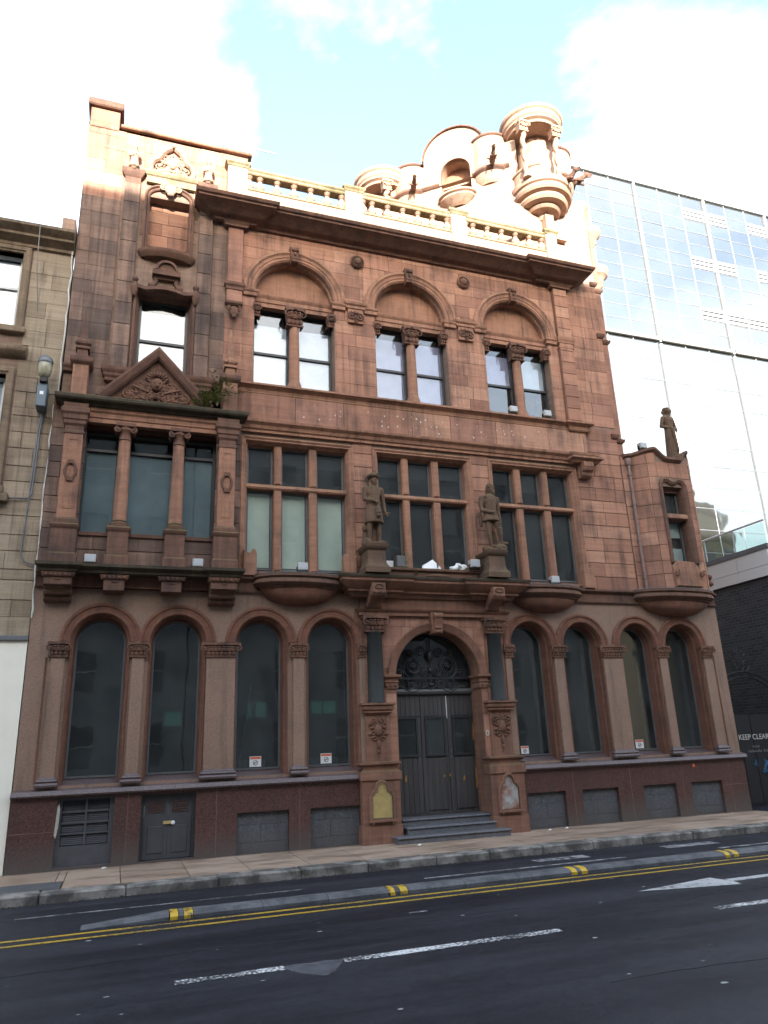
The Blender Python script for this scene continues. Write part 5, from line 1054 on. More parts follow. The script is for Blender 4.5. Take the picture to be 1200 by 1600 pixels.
# ------------------------------------------------------------------ oriel on the right, over the arcade
OP = [(10.6, .0), (10.85, -.02), (11.12, -.26), (11.3, -.33), (12.22, -.33), (12.35, -.22), (12.5, .3)]
def oz(x): # swept coping line
    if x < 11.25: return 7.78+.12*max(0, (x-10.7)/.55)
    if x < 11.6: t = (x-11.25)/.35; return 7.9-.22*(3*t*t-2*t**3)
    if x < 12.0: return 7.68
    t = min(1, (x-12.0)/.17); return 7.68+.2*(3*t*t-2*t**3)
OW = (11.38, 11.98, 5.22, 6.95)
mb = MB(); ow = MB()
arch_wall(ow, 11.3, 12.22, 4.58, 7.66, [('rect', 11.38, 11.98, 5.22, 7.0)], -.33, -.05); mb.v, mb.f = ow.v, ow.f
def fl(a, b, z0, za, zb): mb.add([(a[0], a[1], z0), (b[0], b[1], z0), (b[0], b[1], zb), (a[0], a[1], za)], [(0, 1, 2, 3)])
for a, b in zip(OP, OP[1:]):
    if a[0] == 11.3: continue
    fl(a, b, 4.58, oz(a[0]), oz(b[0]))
xs = [11.3+.92*i/12 for i in range(13)]
for a, b in zip(xs, xs[1:]): fl((a, -.33), (b, -.33), 7.66, oz(a), oz(b))
mb.box(10.62, 12.45, .1, .4, 4.58, 7.5)
orl = P('oriel_wall', mb, m_mortar, B)
ashlar('main', B, m_red, [(11.31, 12.21, 4.62, 7.6)], -.35, [.33, .3, .36, .31], excl=[(11.3, 12.06, 5.1, 7.15)], lo=.3, hi=.5, seed=31)
for a, b in ((OP[0], OP[1]), (OP[1], OP[2]), (OP[2], OP[3]), (OP[4], OP[5]), (OP[5], OP[6])):   # stones on the curved flanks
    dx_, dy_ = b[0]-a[0], b[1]-a[1]; l = hypot(dx_, dy_); n_ = (dy_/l, -dx_/l); z = 4.62; k = 0
    while z < 7.7:
        zt = min(z+(.33, .3, .36, .31)[k % 4], oz(min(a[0], b[0]))-.02); k += 1
        if zt-z < .08: break
        q = [(a[0]+n_[0]*.02, a[1]+n_[1]*.02), (b[0]+n_[0]*.02, b[1]+n_[1]*.02)]; i0 = .006/l; t0, t1 = i0, 1-i0*0
        pa = (q[0][0]+dx_*t0, q[0][1]+dy_*t0); pb_ = (q[0][0]+dx_*t1, q[0][1]+dy_*t1)
        P('flank_stone', MB().add([(pa[0], pa[1], z+.006), (pb_[0], pb_[1], z+.006), (pb_[0], pb_[1], zt-.006), (pa[0], pa[1], zt-.006), (pa[0]-n_[0]*.03, pa[1]-n_[1]*.03, z+.006), (pb_[0]-n_[0]*.03, pb_[1]-n_[1]*.03, z+.006), (pb_[0]-n_[0]*.03, pb_[1]-n_[1]*.03, zt-.006), (pa[0]-n_[0]*.03, pa[1]-n_[1]*.03, zt-.006)], [(0, 1, 2, 3), (0, 4, 5, 1), (3, 2, 6, 7), (0, 3, 7, 4), (1, 5, 6, 2)]), m_red, orl); z = zt
# swept coping following the curve
cv = MB(); path = []; xs = [10.66, 10.85]+[10.85+.27*i/4 for i in range(1, 5)]+[11.12+.18*i/3 for i in range(1, 4)]+[11.3+.92*i/22 for i in range(1, 23)]
def oy(x):
    for a, b in zip(OP, OP[1:]):
        if a[0] <= x <= b[0]: return a[1]+(b[1]-a[1])*(x-a[0])/(b[0]-a[0])
    return -.33
rows = []
for x in xs:
    y, z = oy(x), oz(x); rows.append([(x, y+.12, z-.02), (x, y-.02, z-.09), (x, y-.06, z-.05), (x, y-.09, z-.03), (x, y-.09, z+.03), (x, y+.15, z+.05)])
vs = [v for r in rows for v in r]; cv.add(vs, [(k*6+i, (k+1)*6+i, (k+1)*6+(i+1) % 6, k*6+(i+1) % 6) for k in range(len(rows)-1) for i in range(6)]+[tuple(range(6)), tuple(reversed(range(len(vs)-6, len(vs))))]); P('swept_coping', cv, m_darktrim, orl, smooth=40)
pw = [(11.98, 5.2), (11.98, 6.93), (11.97, 7.02), (11.92, 7.09), (11.84, 7.1), (11.76, 7.05), (11.68, 7.03), (11.6, 7.05), (11.52, 7.1), (11.44, 7.09), (11.39, 7.02), (11.38, 6.93), (11.38, 5.2)]
ofr = MB(); ofr.sweep(pw, [(.09, -.34), (.09, -.38), (.06, -.4), (.03, -.38), (.0, -.37), (-.02, -.33), (-.03, -.28), (-.03, -.05)], 'xz', cap=False); osu = P('oriel_window_surround', ofr, m_darktrim, B, smooth=50)
P('window_head', MB().prism([(11.39, 6.9), (11.97, 6.9), (11.97, 7.06), (11.39, 7.06)], -.2, -.05), m_darktrim, osu); P('transom', MB().box(11.39, 11.97, -.36, -.1, 6.23, 6.34), m_trim, osu, bevel=.012)
P('window_apron', MB().prism([(11.34, 4.66), (12.04, 4.66), (12.06, 5.0), (11.98, 5.14), (11.9, 5.22), (11.42, 5.24), (11.3, 5.1)], -.39, -.33, .02), m_trim, osu)
for x in (11.36, 12.04): P('carved_knob', MB().ball(x, -.42, 4.95, .06, .05, .06, 8, 6).ball(x+.03, -.44, 5.0, .03, n=6, m=4).ball(x-.03, -.44, 4.9, .035, n=6, m=4), m_carve, osu, smooth=60)
for z in (4.78, 4.93): P('corner_scroll', MB().ball(12.4, -.2, z, .09, .09, .07, 8, 6), m_carve, orl, smooth=60)
for (z, r) in ((6.75, .06), (6.95, .07), (7.15, .06), (6.6, .05)): P('corner_scroll', MB().ball(12.42, -.1, z, r, r, .07, 7, 5), m_carve, orl, smooth=60)
window(B, 11.42, 11.94, 6.34, 6.95, -.12, m_gframe, m_glass, .03); window(B, 11.42, 11.94, 5.22, 6.23, -.12, m_gframe, m_glassup, .03, blinds=((5.25, 5.6, m_blindg), (5.85, 6.2, m_blindg)))
P('oriel_roof', MB().box(10.64, 12.45, .11, 3.4, 7.5, 7.58), m_lead, B)
P('statue_plinth', MB().box(12.05, 12.5, -.12, .35, 7.5, 7.86), m_statue, B, bevel=.02)
dp = P('drainpipe', MB().tube([(10.76, -.08, 4.63), (10.76, -.08, 7.6)], .035, 10), m_pipe, B, smooth=60)
for z in (4.9, 5.75, 6.6, 7.32): P('collar', MB().lathe(10.76, -.08, [(.036, z-.03), (.048, z-.03), (.048, z+.03), (.036, z+.03)], 12), m_pipe, dp)
P('hopper', MB().lathe(10.76, -.08, [(.036, 7.52), (.06, 7.56), (.07, 7.66), (.07, 7.7)], 12), m_pipe, dp)

# ------------------------------------------------------------------ statues
def statue(name, label, X, Y, Z, build, mats=m_statue, sc=1.0, vox=.0115):
    t = thing(name, label, 'statue', (X, Y, Z), 'stone statues on the facade'); mb = MB(); build(mb)
    mb.v = [(X+v[0]*sc*.87, Y+v[1]*sc*.92, Z+v[2]*sc) for v in mb.v]
    P('figure', mb, mats, t, remesh=vox); return t
def head(g, x, y, z, fx, fy, beard=True):
    """head with face turned towards (fx, fy)"""
    f = Vector((fx, fy, 0)).normalized(); s = Vector((-f.y, f.x, 0)); o = Vector((x, y, z))
    q = lambda a, b, c: tuple(o+f*a+s*b+Vector((0, 0, c)))
    g.ball(x, y, z, .072, .078, .098, 12, 10); g.ball(*q(.03, 0, -.045), .05, .05, .06, 10, 8); g.capsule(q(.07, 0, .03), q(.094, 0, -.012), .012, .018, 7)
    for b in (-1, 1): g.ball(*q(.064, b*.03, .022), .012, n=7, m=5); g.capsule(q(.07, b*.014, .042), q(.058, b*.05, .04), .011, .009, 6); g.ball(*q(-.005, b*.074, -.005), .016, .018, .026, 7, 5); g.ball(*q(.05, b*.038, -.02), .026, .026, .022, 8, 6)
    g.capsule(q(.078, -.02, -.052), q(.078, .02, -.052), .011, .011, 6)
    if beard:
        for b in (-1, 1): g.capsule(q(.084, b*.006, -.034), q(.07, b*.045, -.052), .013, .009, 6)
        g.capsule(q(.06, 0, -.075), q(.062, 0, -.125), .042, .022, 8); g.ball(*q(.04, .035, -.06), .03, .03, .04, 8, 6); g.ball(*q(.04, -.035, -.06), .03, .03, .04, 8, 6)
    g.capsule((x, y+.005, z-.08), (x, y+.01, z-.17), .05, .06, 9)
def hand(g, x, y, z, dx, dy, dz):
    d = Vector((dx, dy, dz)).normalized(); s = d.orthogonal().normalized(); o = Vector((x, y, z)); g.ball(x, y, z, .034, .03, .034, 8, 6)
    for i in range(4): a = o+s*(i-1.5)*.016; b = a+d*.045; g.capsule(a+d*.015, b, .0115, .011, 6); g.capsule(b, b+d*.02-s.cross(d)*.02, .011, .009, 6)
    g.capsule(o-s*.03, o-s*.04+d*.04, .012, .01, 6)
def boot(g, a, k, f, dirx, diry, r=.06):
    d = Vector((dirx, diry, 0)).normalized(); g.capsule(a, k, r*1.32, r*1.02, 10); g.capsule(k, f, r*1.02, r*.72, 10); g.ball(k[0], k[1], k[2], r*1.05, n=8, m=6); mid = Vector(k)*.62+Vector(f)*.38; g.ball(mid.x-d.x*.015, mid.y-d.y*.015, mid.z+.05, r*.98, r*.98, .1, 8, 6)
    ff = Vector(f); g.capsule(ff-d*.03-Vector((0, 0, .01)), ff+d*.13-Vector((0, 0, .025)), .045, .034, 8)
def st1(g):   # bearded man in brimmed hat and long belted tunic, hand across the belly
    boot(g, (-.085, 0, .60), (-.115, -.03, .37), (-.12, -.01, .06), -.5, -1); boot(g, (.085, .02, .60), (.11, .0, .37), (.12, .03, .06), .35, -1)
    g.lathe(0, .0, [(.20, .42), (.215, .44), (.19, .6), (.165, .75), (.155, .82)], 20, sy=.75)
    for i in range(11): a = -pi*.97+pi*.94*i/10; g.capsule((.2*cos(a), .15*sin(a), .44), (.15*cos(a), .105*sin(a), .76), .02, .012, 6)
    g.ball(0, 0, .84, .16, .115, .12, 14, 10); g.capsule((0, .0, .85), (0, .0, 1.05), .145, .15, 14); g.ball(0, -.03, 1.03, .165, .105, .12, 14, 10); g.ball(-.13, .0, 1.1, .075, .075, .07); g.ball(.13, .0, 1.1, .075, .075, .07); g.lathe(0, 0, [(.165, .8), (.172, .815), (.165, .84)], 18, sy=.76)
    g.capsule((-.19, .0, 1.1), (-.215, -.02, .9), .066, .052); g.capsule((-.215, -.02, .9), (-.05, -.155, .84), .05, .036); hand(g, -.01, -.17, .83, 1, -.2, -.3)
    g.capsule((.19, .0, 1.1), (.235, .02, .87), .064, .05); g.capsule((.235, .02, .87), (.255, -.03, .66), .048, .034); hand(g, .275, -.05, .62, .4, -.4, -.8); g.capsule((.2, -.02, .6), (.34, -.06, .63), .022, .026, 7)
    g.ball(.05, -.165, .62, .075, .035, .13, 10, 8)
    for i in range(6): g.ball(.02+.03*(i % 3), -.2, .54+.06*(i//3), .02, .02, .03, 6, 5)
    head(g, .01, -.03, 1.3, .25, -1)
    g.lathe(.005, -.0, [(.05, 1.345), (.12, 1.335), (.155, 1.365), (.145, 1.385), (.1, 1.365), (.09, 1.41), (.06, 1.45), (.0, 1.47)], 18); g.capsule((-.13, .02, 1.34), (-.08, .04, 1.16), .04, .02, 7); g.capsule((.05, -.03, 1.42), (.02, .02, 1.56), .022, .012, 6); g.capsule((.1, -.05, 1.38), (.07, .0, 1.52), .02, .012, 6); g.capsule((-.1, -.02, 1.4), (.12, -.04, 1.44), .025, .025, 6)
    g.capsule((-.2, .1, .02), (-.17, .1, .3), .075, .06, 8); g.ball(-.2, .06, .33, .07, .06, .08); g.ball(-.15, .1, .42, .05, .05, .09); g.capsule((.0, .13, .0), (.0, .1, .45), .1, .08, 8)
    g.box(-.2, .24, -.17, .17, -.02, .03); g.capsule((-.2, -.1, .06), (-.19, -.11, .0), .05, .05, 6)
def st2(g):   # bearded man in a peaked cap and short skirted jacket, one foot forward on a rock
    boot(g, (-.08, .0, .68), (-.085, -.02, .41), (-.04, -.02, .09), .1, -1); boot(g, (.09, .0, .68), (.16, -.08, .44), (.19, -.05, .17), .9, -.5, .064)
    for i in range(6): z = .3+.05*i; g.capsule((.1, -.15, z), (.23, -.1, z+.03), .012, .012, 5)
    g.lathe(.0, .0, [(.2, .62), (.21, .64), (.18, .74), (.16, .82)], 18, sy=.76)
    for i in range(10): a = -pi*.97+pi*.94*i/9; g.capsule((.2*cos(a), .15*sin(a), .63), (.155*cos(a), .11*sin(a), .8), .022, .012, 6)
    g.ball(0, 0, .86, .155, .115, .1, 14, 10); g.capsule((0, .0, .86), (0, -.01, 1.06), .142, .155, 14); g.ball(0, -.03, 1.04, .175, .105, .12, 14, 10); g.lathe(0, 0, [(.16, .81), (.168, .825), (.16, .85)], 18, sy=.76)
    g.ball(-.16, .0, 1.1, .08, .08, .075); g.ball(.16, .0, 1.1, .075, .08, .07); g.capsule((-.16, -.08, 1.14), (.02, -.13, 1.02), .014, .014, 6); g.capsule((.12, -.09, 1.14), (.02, -.13, 1.02), .014, .014, 6); g.capsule((.02, -.135, 1.0), (.02, -.13, .84), .012, .012, 6)
    for i in range(4): g.ball(.045, -.135, .86+.045*i, .011, n=6, m=4)
    g.capsule((-.2, .0, 1.1), (-.225, .0, .96), .07, .064); g.capsule((-.225, .0, .96), (-.225, -.02, .85), .055, .05); g.capsule((-.225, -.02, .85), (-.07, -.14, .78), .05, .036); hand(g, -.03, -.16, .79, 1, -.3, .1)
    g.capsule((.2, .0, 1.1), (.225, .04, .87), .064, .05); g.capsule((.225, .04, .87), (.245, .0, .68), .048, .035); hand(g, .25, -.01, .62, .05, 0, -1)
    head(g, .04, -.03, 1.3, 1, -.45); g.lathe(.03, -.015, [(.085, 1.335), (.092, 1.36), (.088, 1.4), (.05, 1.44), (.0, 1.45)], 16); g.capsule((.08, -.075, 1.355), (.13, -.06, 1.35), .035, .02, 7); g.capsule((-.05, .0, 1.33), (-.05, .02, 1.24), .03, .025, 7)
    g.capsule((.14, .1, .03), (.1, .1, .4), .1, .06, 8); g.ball(.18, -.02, .07, .17, .13, .08, 10, 8); g.ball(.05, -.08, .04, .13, .1, .06, 10, 8); g.ball(-.06, .0, .03, .12, .11, .05, 10, 8); g.ball(-.16, .08, .06, .08, .07, .06)
    g.box(-.2, .26, -.17, .17, -.02, .02); g.capsule((-.25, .06, .78), (-.22, .07, .55), .05, .04, 7)
def st3(g):   # woman in a long pleated skirt, arm bent across the waist
    g.lathe(0, 0, [(.17, .0), (.172, .075), (.155, .3), (.145, .6), (.125, .82)], 22, sy=.85)
    rg_ = random.Random(2)
    for i in range(16): a = 2*pi*i/16; g.capsule((.165*cos(a), .14*sin(a), .06), (.12*cos(a), .1*sin(a), .8), .022, .01, 6)
    g.capsule((0, 0, .84), (.0, -.0, 1.04), .125, .125, 12); g.ball(.02, -.04, 1.02, .13, .1, .1); g.capsule((-.12, 0, 1.1), (.12, 0, 1.1), .06, .06, 8)
    g.capsule((-.16, .0, 1.09), (-.22, .03, .88), .055, .045); g.capsule((-.22, .03, .88), (.02, -.12, .8), .042, .03); hand(g, .05, -.13, .79, 1, -.2, -.2); g.capsule((.16, .0, 1.09), (.2, -.02, .9), .055, .045); g.capsule((.2, -.02, .9), (.14, -.12, .76), .042, .03); hand(g, .12, -.14, .74, -.2, -.3, -.9)
    g.capsule((.0, -.14, .76), (.05, -.16, .2), .05, .04, 8); head(g, .03, -.03, 1.28, .8, -.6, False); g.ball(.0, .0, 1.31, .088, .09, .085, 12, 8); g.ball(-.075, .04, 1.27, .05, .05, .055); g.capsule((-.05, .03, 1.24), (-.08, .02, 1.1), .04, .03, 7); g.lathe(.0, .0, [(.095, 1.33), (.1, 1.345), (.09, 1.37)], 14)
    g.box(-.2, .22, -.18, .18, -.05, .03); g.ball(.1, -.16, .04, .06, .06, .03); g.ball(-.06, -.17, .03, .05, .06, .03)
for xc, (l, bld) in zip((4.38, 6.90), (('stone statue of a bearded man in a plumed hat, above the door on the left', st1), ('stone statue of a man in a peaked cap, one foot on a rock', st2))):
    pdn = P('statue_pedestal', MB().sweep([(xc-.18, -.02), (xc-.18, -.5), (xc+.18, -.5), (xc+.18, -.02)], [(-.1, 4.66), (.06, 4.66), (.06, 4.76), (.045, 4.78), (.01, 4.84), (.0, 4.9), (-.01, 5.1), (.02, 5.12), (.05, 5.17), (.055, 5.2), (-.12, 5.22)]), m_statue, B, smooth=30)
    statue('stone_statue', l, xc+.02, -.34, 5.235, bld, vox=.0085)
statue('stone_statue', 'stone statue of a woman in a long skirt on the oriel roof', 12.27, .1, 7.88, st3, vox=.009)

# ------------------------------------------------------------------ small fixtures and leavings
def floodlight(x, y, z, label, tilt=0, s=1.):
    t = thing('floodlight', label, 'floodlight', (x, y, z), 'small floodlights on the ledges')
    P('housing', MB().box(x-.09*s, x+.09*s, y-.08*s, y+.06*s, z+.03, z+.17*s), m_box, t, bevel=.008); P('lens', MB().box(x-.075*s, x+.075*s, y-.085*s, y-.079*s, z+.045, z+.155*s), m_alu, t); P('bracket', MB().box(x-.1*s, x-.09*s, y-.03, y+.03, z-.0, z+.1).box(x+.09*s, x+.1*s, y-.03, y+.03, z, z+.1).box(x-.1*s, x+.1*s, y-.03, y+.03, z-.005, z+.008), m_iron, t); return t
floodlight(-.6, -.2, 4.66, 'pale floodlight box on the left bay ledge between the first two pedestals'); floodlight(1.15, -.2, 4.66, 'pale floodlight box on the left bay ledge by its right pedestal')
floodlight(7.86, -.05, 8.5, 'pale floodlight box on the sill of the right arched window pair, left one'); floodlight(8.72, -.05, 8.5, 'pale floodlight box on the sill of the right arched window pair, right one')
floodlight(3.0, -.3, 4.65, 'pale floodlight box on the bowed balcony left of the door'); floodlight(8.28, -.3, 4.6, 'pale floodlight box on the bowed balcony right of the door')
floodlight(6.52, -.22, 4.87, 'pale floodlight box at the foot of the capped statue', s=1.1); floodlight(11.2, -.1, 7.95, 'pale floodlight box on top of the oriel coping')
t = thing('discarded_box', 'dark discarded equipment box leaning by the plumed statue pedestal', 'box', (5.0, -.08, 4.87)); P('case', MB().box(4.9, 5.08, -.16, .0, 4.87, 5.1), m_gframe, t, bevel=.012); P('side_plate', MB().box(5.085, 5.16, -.14, .0, 4.88, 5.17), m_yellowtrim, t); P('back_card', MB().box(4.74, 4.88, -.02, .0, 4.87, 5.02), m_card, t)
tag(P('white_board', MB().add([(5.45, -.12, 4.87), (5.84, -.14, 4.87), (5.86, -.05, 4.93), (5.74, .02, 5.09), (5.5, .0, 4.95), (5.45, -.1, 4.88), (5.84, -.12, 4.88), (5.86, -.03, 4.94), (5.74, .04, 5.1), (5.5, .02, 4.96)], [(0, 1, 2, 3, 4), (9, 8, 7, 6, 5), (0, 5, 6, 1), (1, 6, 7, 2), (2, 7, 8, 3), (3, 8, 9, 4), (4, 9, 5, 0)]), m_card), 'tilted white board leaning on the sill between the two statues', 'board')
mb = MB(); rb = random.Random(4)
for i in range(9): mb.ball(6.25+rb.uniform(-.14, .16), -.05+rb.uniform(-.05, .05), 4.92+rb.uniform(-.03, .05), rb.uniform(.05, .09), .06, rb.uniform(.03, .06), 6, 5, rb.uniform(-1, 1))
tag(P('plastic_bag', mb, m_card, remesh=.012), 'crumpled pale plastic bag on the sill left of the capped statue', 'bag')
def weed(x, y, z, h, n, label, seed, leaf=.05, dry=.3):
    rg_ = random.Random(seed); t = thing('weed', label, 'plant', (x, y, z), 'weeds growing on the ledges'); st = MB(); lv = MB()
    for i in range(n):
        a = rg_.uniform(0, 2*pi); sp = rg_.uniform(.1, .6)*h; hh = h*rg_.uniform(.45, 1); pts = []
        for k in range(6): f = k/5; pts.append((x+cos(a)*sp*f**1.4, y+sin(a)*sp*.5*f-.04*f, z+hh*(f-.12*f*f)))
        st.tube(pts, [.006*(1-.6*k/5) for k in range(6)], 4)
        for k in range(1, 6):
            for q in range(3):
                p = Vector(pts[k])+Vector((rg_.uniform(-.03, .03), rg_.uniform(-.03, .03), rg_.uniform(-.03, .03))); b = rg_.uniform(0, 2*pi); l = leaf*rg_.uniform(.5, 1.1); d = Vector((cos(b), sin(b), rg_.uniform(-.3, .6)))*l; s_ = d.cross(Vector((0, 0, 1))).normalized()*l*.28
                lv.add([p, p+d*.5+s_, p+d, p+d*.5-s_], [(0, 1, 2, 3)])
    P('stems', st, m_twig, t); P('leaves', lv, m_green, t, kind='stuff'); return t
weed(1.18, -.38, 7.7, .42, 24, 'tangled yellow-green weed at the right foot of the pediment', 1, .065); weed(1.37, -.42, 7.72, .75, 16, 'taller leafy weed climbing beside the right obelisk pier', 2, .075); weed(.98, -.34, 7.7, .2, 9, 'low weed tuft on the right slope of the pediment', 5, .04)
weed(5.05, -.12, 4.87, .42, 4, 'thin dry weed behind the discarded box', 3, .03); weed(5.75, -.16, 4.87, .4, 5, 'thin dry weed in front of the white board', 4, .025); weed(5.2, -.35, 4.66, .12, 8, 'low moss tuft on the door cornice', 6, .03)
# things seen inside the windows
def radiator(x0, x1, label):
    t = thing('radiator', label, 'radiator', ((x0+x1)/2, .55, .9), 'white radiators behind the arched windows'); n = int((x1-x0)/.06)
    for i in range(n): P('fin', MB().box(x0+i*.06, x0+i*.06+.042, .5, .6, .92, 1.45), m_radiator, t, bevel=.012)
    P('feet', MB().box(x0+.02, x0+.05, .52, .58, .88, .92).box(x1-.08, x1-.05, .52, .58, .88, .92), m_radiator, t)
radiator(2.05, 2.56, 'white ribbed radiator inside the third arched window from the left'); radiator(3.32, 3.88, 'white ribbed radiator inside the fourth arched window from the left')
def notice(x, label, z=1.335, w_=.2):
    t = thing('window_notice', label, 'notice', (x+w_/2, .3, z), 'no smoking notices in the arched windows'); h = w_*.85
    P('card', MB().box(x, x+w_, .292, .298, z, z+h), m_card, t); P('orange_band', MB().box(x+.008, x+w_-.008, .288, .291, z+h*.74, z+h*.95), m_orange, t)
    xc, zc, r = x+w_/2, z+h*.38, h*.25
    P('ring', MB().sweep([(xc+r*cos(2*pi*i/18), zc+r*sin(2*pi*i/18)) for i in range(18)], [(0, .291), (0, .288), (-r*.2, .288), (-r*.2, .291)], 'xz', closed=True, loop=True).add([(xc-r*.7, .2885, zc-r*.5), (xc-r*.55, .2885, zc-r*.65), (xc+r*.7, .2885, zc+r*.5), (xc+r*.55, .2885, zc+r*.65)], [(0, 1, 2, 3)]).box(xc-r*.6, xc+r*.5, .2875, .2885, zc-r*.12, zc+r*.12), m_black, t); return t
notice(2.2, 'no smoking notice in the third arched window from the left'); notice(3.46, 'no smoking notice in the fourth arched window from the left'); notice(7.50, 'no smoking notice in the first arched window right of the door', w_=.17); notice(10.2, 'no smoking notice in the third arched window right of the door', w_=.2)
tag(P('leaning_rod', MB().tube([(2.03, .4, 1.32), (2.22, .4, 2.72)], .008, 5), m_card), 'thin pale rod leaning inside the third arched window from the left', 'rod')
t = thing('roof_aerial', 'thin white aerial mast rising behind the balustrade', 'aerial', (1.98, .5, 13.0)); P('mast', MB().tube([(1.98, .5, 12.4), (1.98, .5, 14.75)], .02, 6), m_white, t); P('crossbar', MB().tube([(1.9, .5, 14.72), (2.6, .5, 14.72)], .02, 6), m_white, t)

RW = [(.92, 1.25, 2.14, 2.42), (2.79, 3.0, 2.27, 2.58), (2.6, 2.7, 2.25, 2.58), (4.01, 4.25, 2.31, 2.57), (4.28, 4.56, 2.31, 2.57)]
_k = N('green_glow_panel'); _k.set(Base_Color=(.02, .05, .045), Roughness=.4, Emission_Color=(.12, .42, .33), Emission_Strength=.06); m_rear = _k.m
for (x0, x1, z0, z1) in RW: P('rear_glow_panel', MB().box(x0, x1, 3.17, 3.19, z0, z1), m_rear, B)  # added emissive panels on the back wall; the green glow is in the material
# ------------------------------------------------------------------ left neighbour
LBd = thing('blond_stone_tenement', 'blond sandstone building with white painted ground floor at the left edge', 'building', (-3.6, 0, 0))
mb = MB(); arch_wall(mb, -7.0, -1.36, 3.4, 10.95, [('rect', -3.3, -2.21, 9.05, 10.62), ('rect', -3.3, -2.24, 6.0, 8.1), ('rect', -5.7, -4.6, 9.05, 10.62), ('rect', -5.7, -4.6, 6.0, 8.1)], .06, .3); mb.box(-7, -1.43, .3, 12, 10.9, 11.0); mb.box(-7, -6.98, .06, 12, 0, 11); P('wall', mb, m_mortar, LBd)
ashlar('leftb', LBd, m_yellow, [(-7.0, -1.43, 3.5, 4.6), (-7.0, -1.425, 4.6, 7.5), (-7.0, -1.36, 7.5, 10.78)], .035, [.31, .28, .33, .3], excl=[(-3.45, -2.06, 8.95, 10.8), (-3.45, -2.08, 5.9, 8.3), (-5.9, -4.4, 5.9, 8.3), (-5.9, -4.4, 8.95, 10.8), (-3.6, -1.95, 8.46, 8.63)], lo=.3, hi=.75, seed=41)
for a, b, z0, z1 in ((-3.3, -2.21, 9.05, 10.62), (-3.3, -2.24, 6.0, 8.1), (-5.7, -4.6, 9.05, 10.62), (-5.7, -4.6, 6.0, 8.1)):
    ws = P('window_surround', MB().sweep([(b, z0), (b, z1), (a, z1), (a, z0)], [(.13, .05), (.13, .0), (.1, -.02), (.04, -.02), (.03, .0), (0, .01), (0, .3)], 'xz', cap=False), m_yellowtrim, LBd)
    P('sill', MB().box(a-.18, b+.18, -.05, .3, z0-.12, z0), m_yellowtrim, ws, bevel=.01); window(LBd, a, b, z0, z1, .2, m_wframe, m_glassup, .06, rails=((z0+z1)/2+.1,), blinds=((z0+.1, z1-.1, m_blindw),))
P('wall_return', MB().box(-7, -1.43, .7, .8, 3.4, 10.9), m_room, LBd)
for a, b in ((-3.6, -1.96), (-6.0, -4.3)): P('window_hood', MB().sweep([(a, .04), (b, .04)], [(0, 8.44), (.06, 8.46), (.14, 8.52), (.16, 8.56), (.16, 8.62), (-.02, 8.66)]), m_yellowtrim, LBd, smooth=30)
P('ledge', MB().box(-2.6, -1.97, -.1, .05, 5.72, 5.86), m_yellowtrim, LBd, bevel=.01)
P('cornice', MB().sweep([(-7, .04), (-1.36, .04)], [(0, 10.74), (.05, 10.76), (.05, 10.82), (.12, 10.86), (.2, 10.9), (.2, 10.95), (.28, 11.0), (.33, 11.04), (.33, 11.1), (-.1, 11.16)]), m_yellowtrim, LBd, smooth=30)
P('shopfront_wall', MB().box(-7, -1.435, .0, .3, -.03, 3.42), m_white, LBd); P('shop_cornice', MB().box(-7, -1.43, -.05, .1, 3.42, 3.5), m_lead, LBd, bevel=.01)
P('skew_block', MB().box(-1.6, -1.36, -.2, .6, 11.1, 11.42), m_tower, LBd, bevel=.02); P('chimney_pot', MB().lathe(-1.55, 1.0, [(.1, 11.1), (.11, 11.6), (.13, 11.62), (.13, 11.75), (.1, 11.76)], 12), m_tower, LBd, smooth=40)
pts = []; rs = random.Random(9); z = 11.0
while z > 3.6: pts.append(((-1.375 if z > 7.6 else -1.42)+rs.uniform(-.018, .018), .0 if z > 7.7 else -.06, z)); z -= rs.uniform(.12, .3)
P('filler_seam', MB().tube(pts, [rs.uniform(.008, .02) for _ in pts], 5), m_seam, LBd)
t = thing('street_lamp', 'wall mounted street lamp with globe and blue grey box on the blond stone wall', 'lamp', (-1.6, -.2, 7.4))
P('globe', MB().lathe(-1.6, -.28, [(.0, 7.95), (.06, 7.96), (.1, 8.02), (.122, 8.12), (.118, 8.22), (.1, 8.27)], 18), plain('dirty_globe', (.33, .3, .2), .25, var=.4), t, smooth=60); P('hood', MB().lathe(-1.6, -.28, [(.12, 8.22), (.13, 8.24), (.125, 8.3), (.08, 8.36), (.0, 8.38)], 18), m_lead, t, smooth=50)
P('neck', MB().box(-1.66, -1.54, -.34, -.1, 7.86, 7.96), m_iron, t, bevel=.01); P('control_box', MB().box(-1.69, -1.53, -.28, .03, 7.42, 7.86), m_lampbox, t, bevel=.012); P('label_plate', MB().box(-1.64, -1.58, -.284, -.279, 7.64, 7.7), m_card, t)
P('cable', MB().tube([(-1.6, .01, 7.42), (-1.63, .01, 7.2), (-1.66, .0, 5.6), (-1.68, .0, 4.85), (-1.62, .0, 4.72), (-1.42, .0, 4.66)], .014, 6), m_lead, t); P('cable', MB().tube([(-1.58, .01, 7.42), (-1.6, .01, 7.2), (-1.62, .0, 5.9), (-1.68, .0, 5.82), (-2.0, .0, 5.8)], .014, 6), m_lead, t)
tag(P('overhead_wire', MB().tube([(-1.95, -.3, 11.1), (-1.93, -.26, 10.2), (-1.86, -.02, 9.4)], .008, 5), m_lead), 'thin wire hanging from the cornice down the blond stone wall', 'wire')

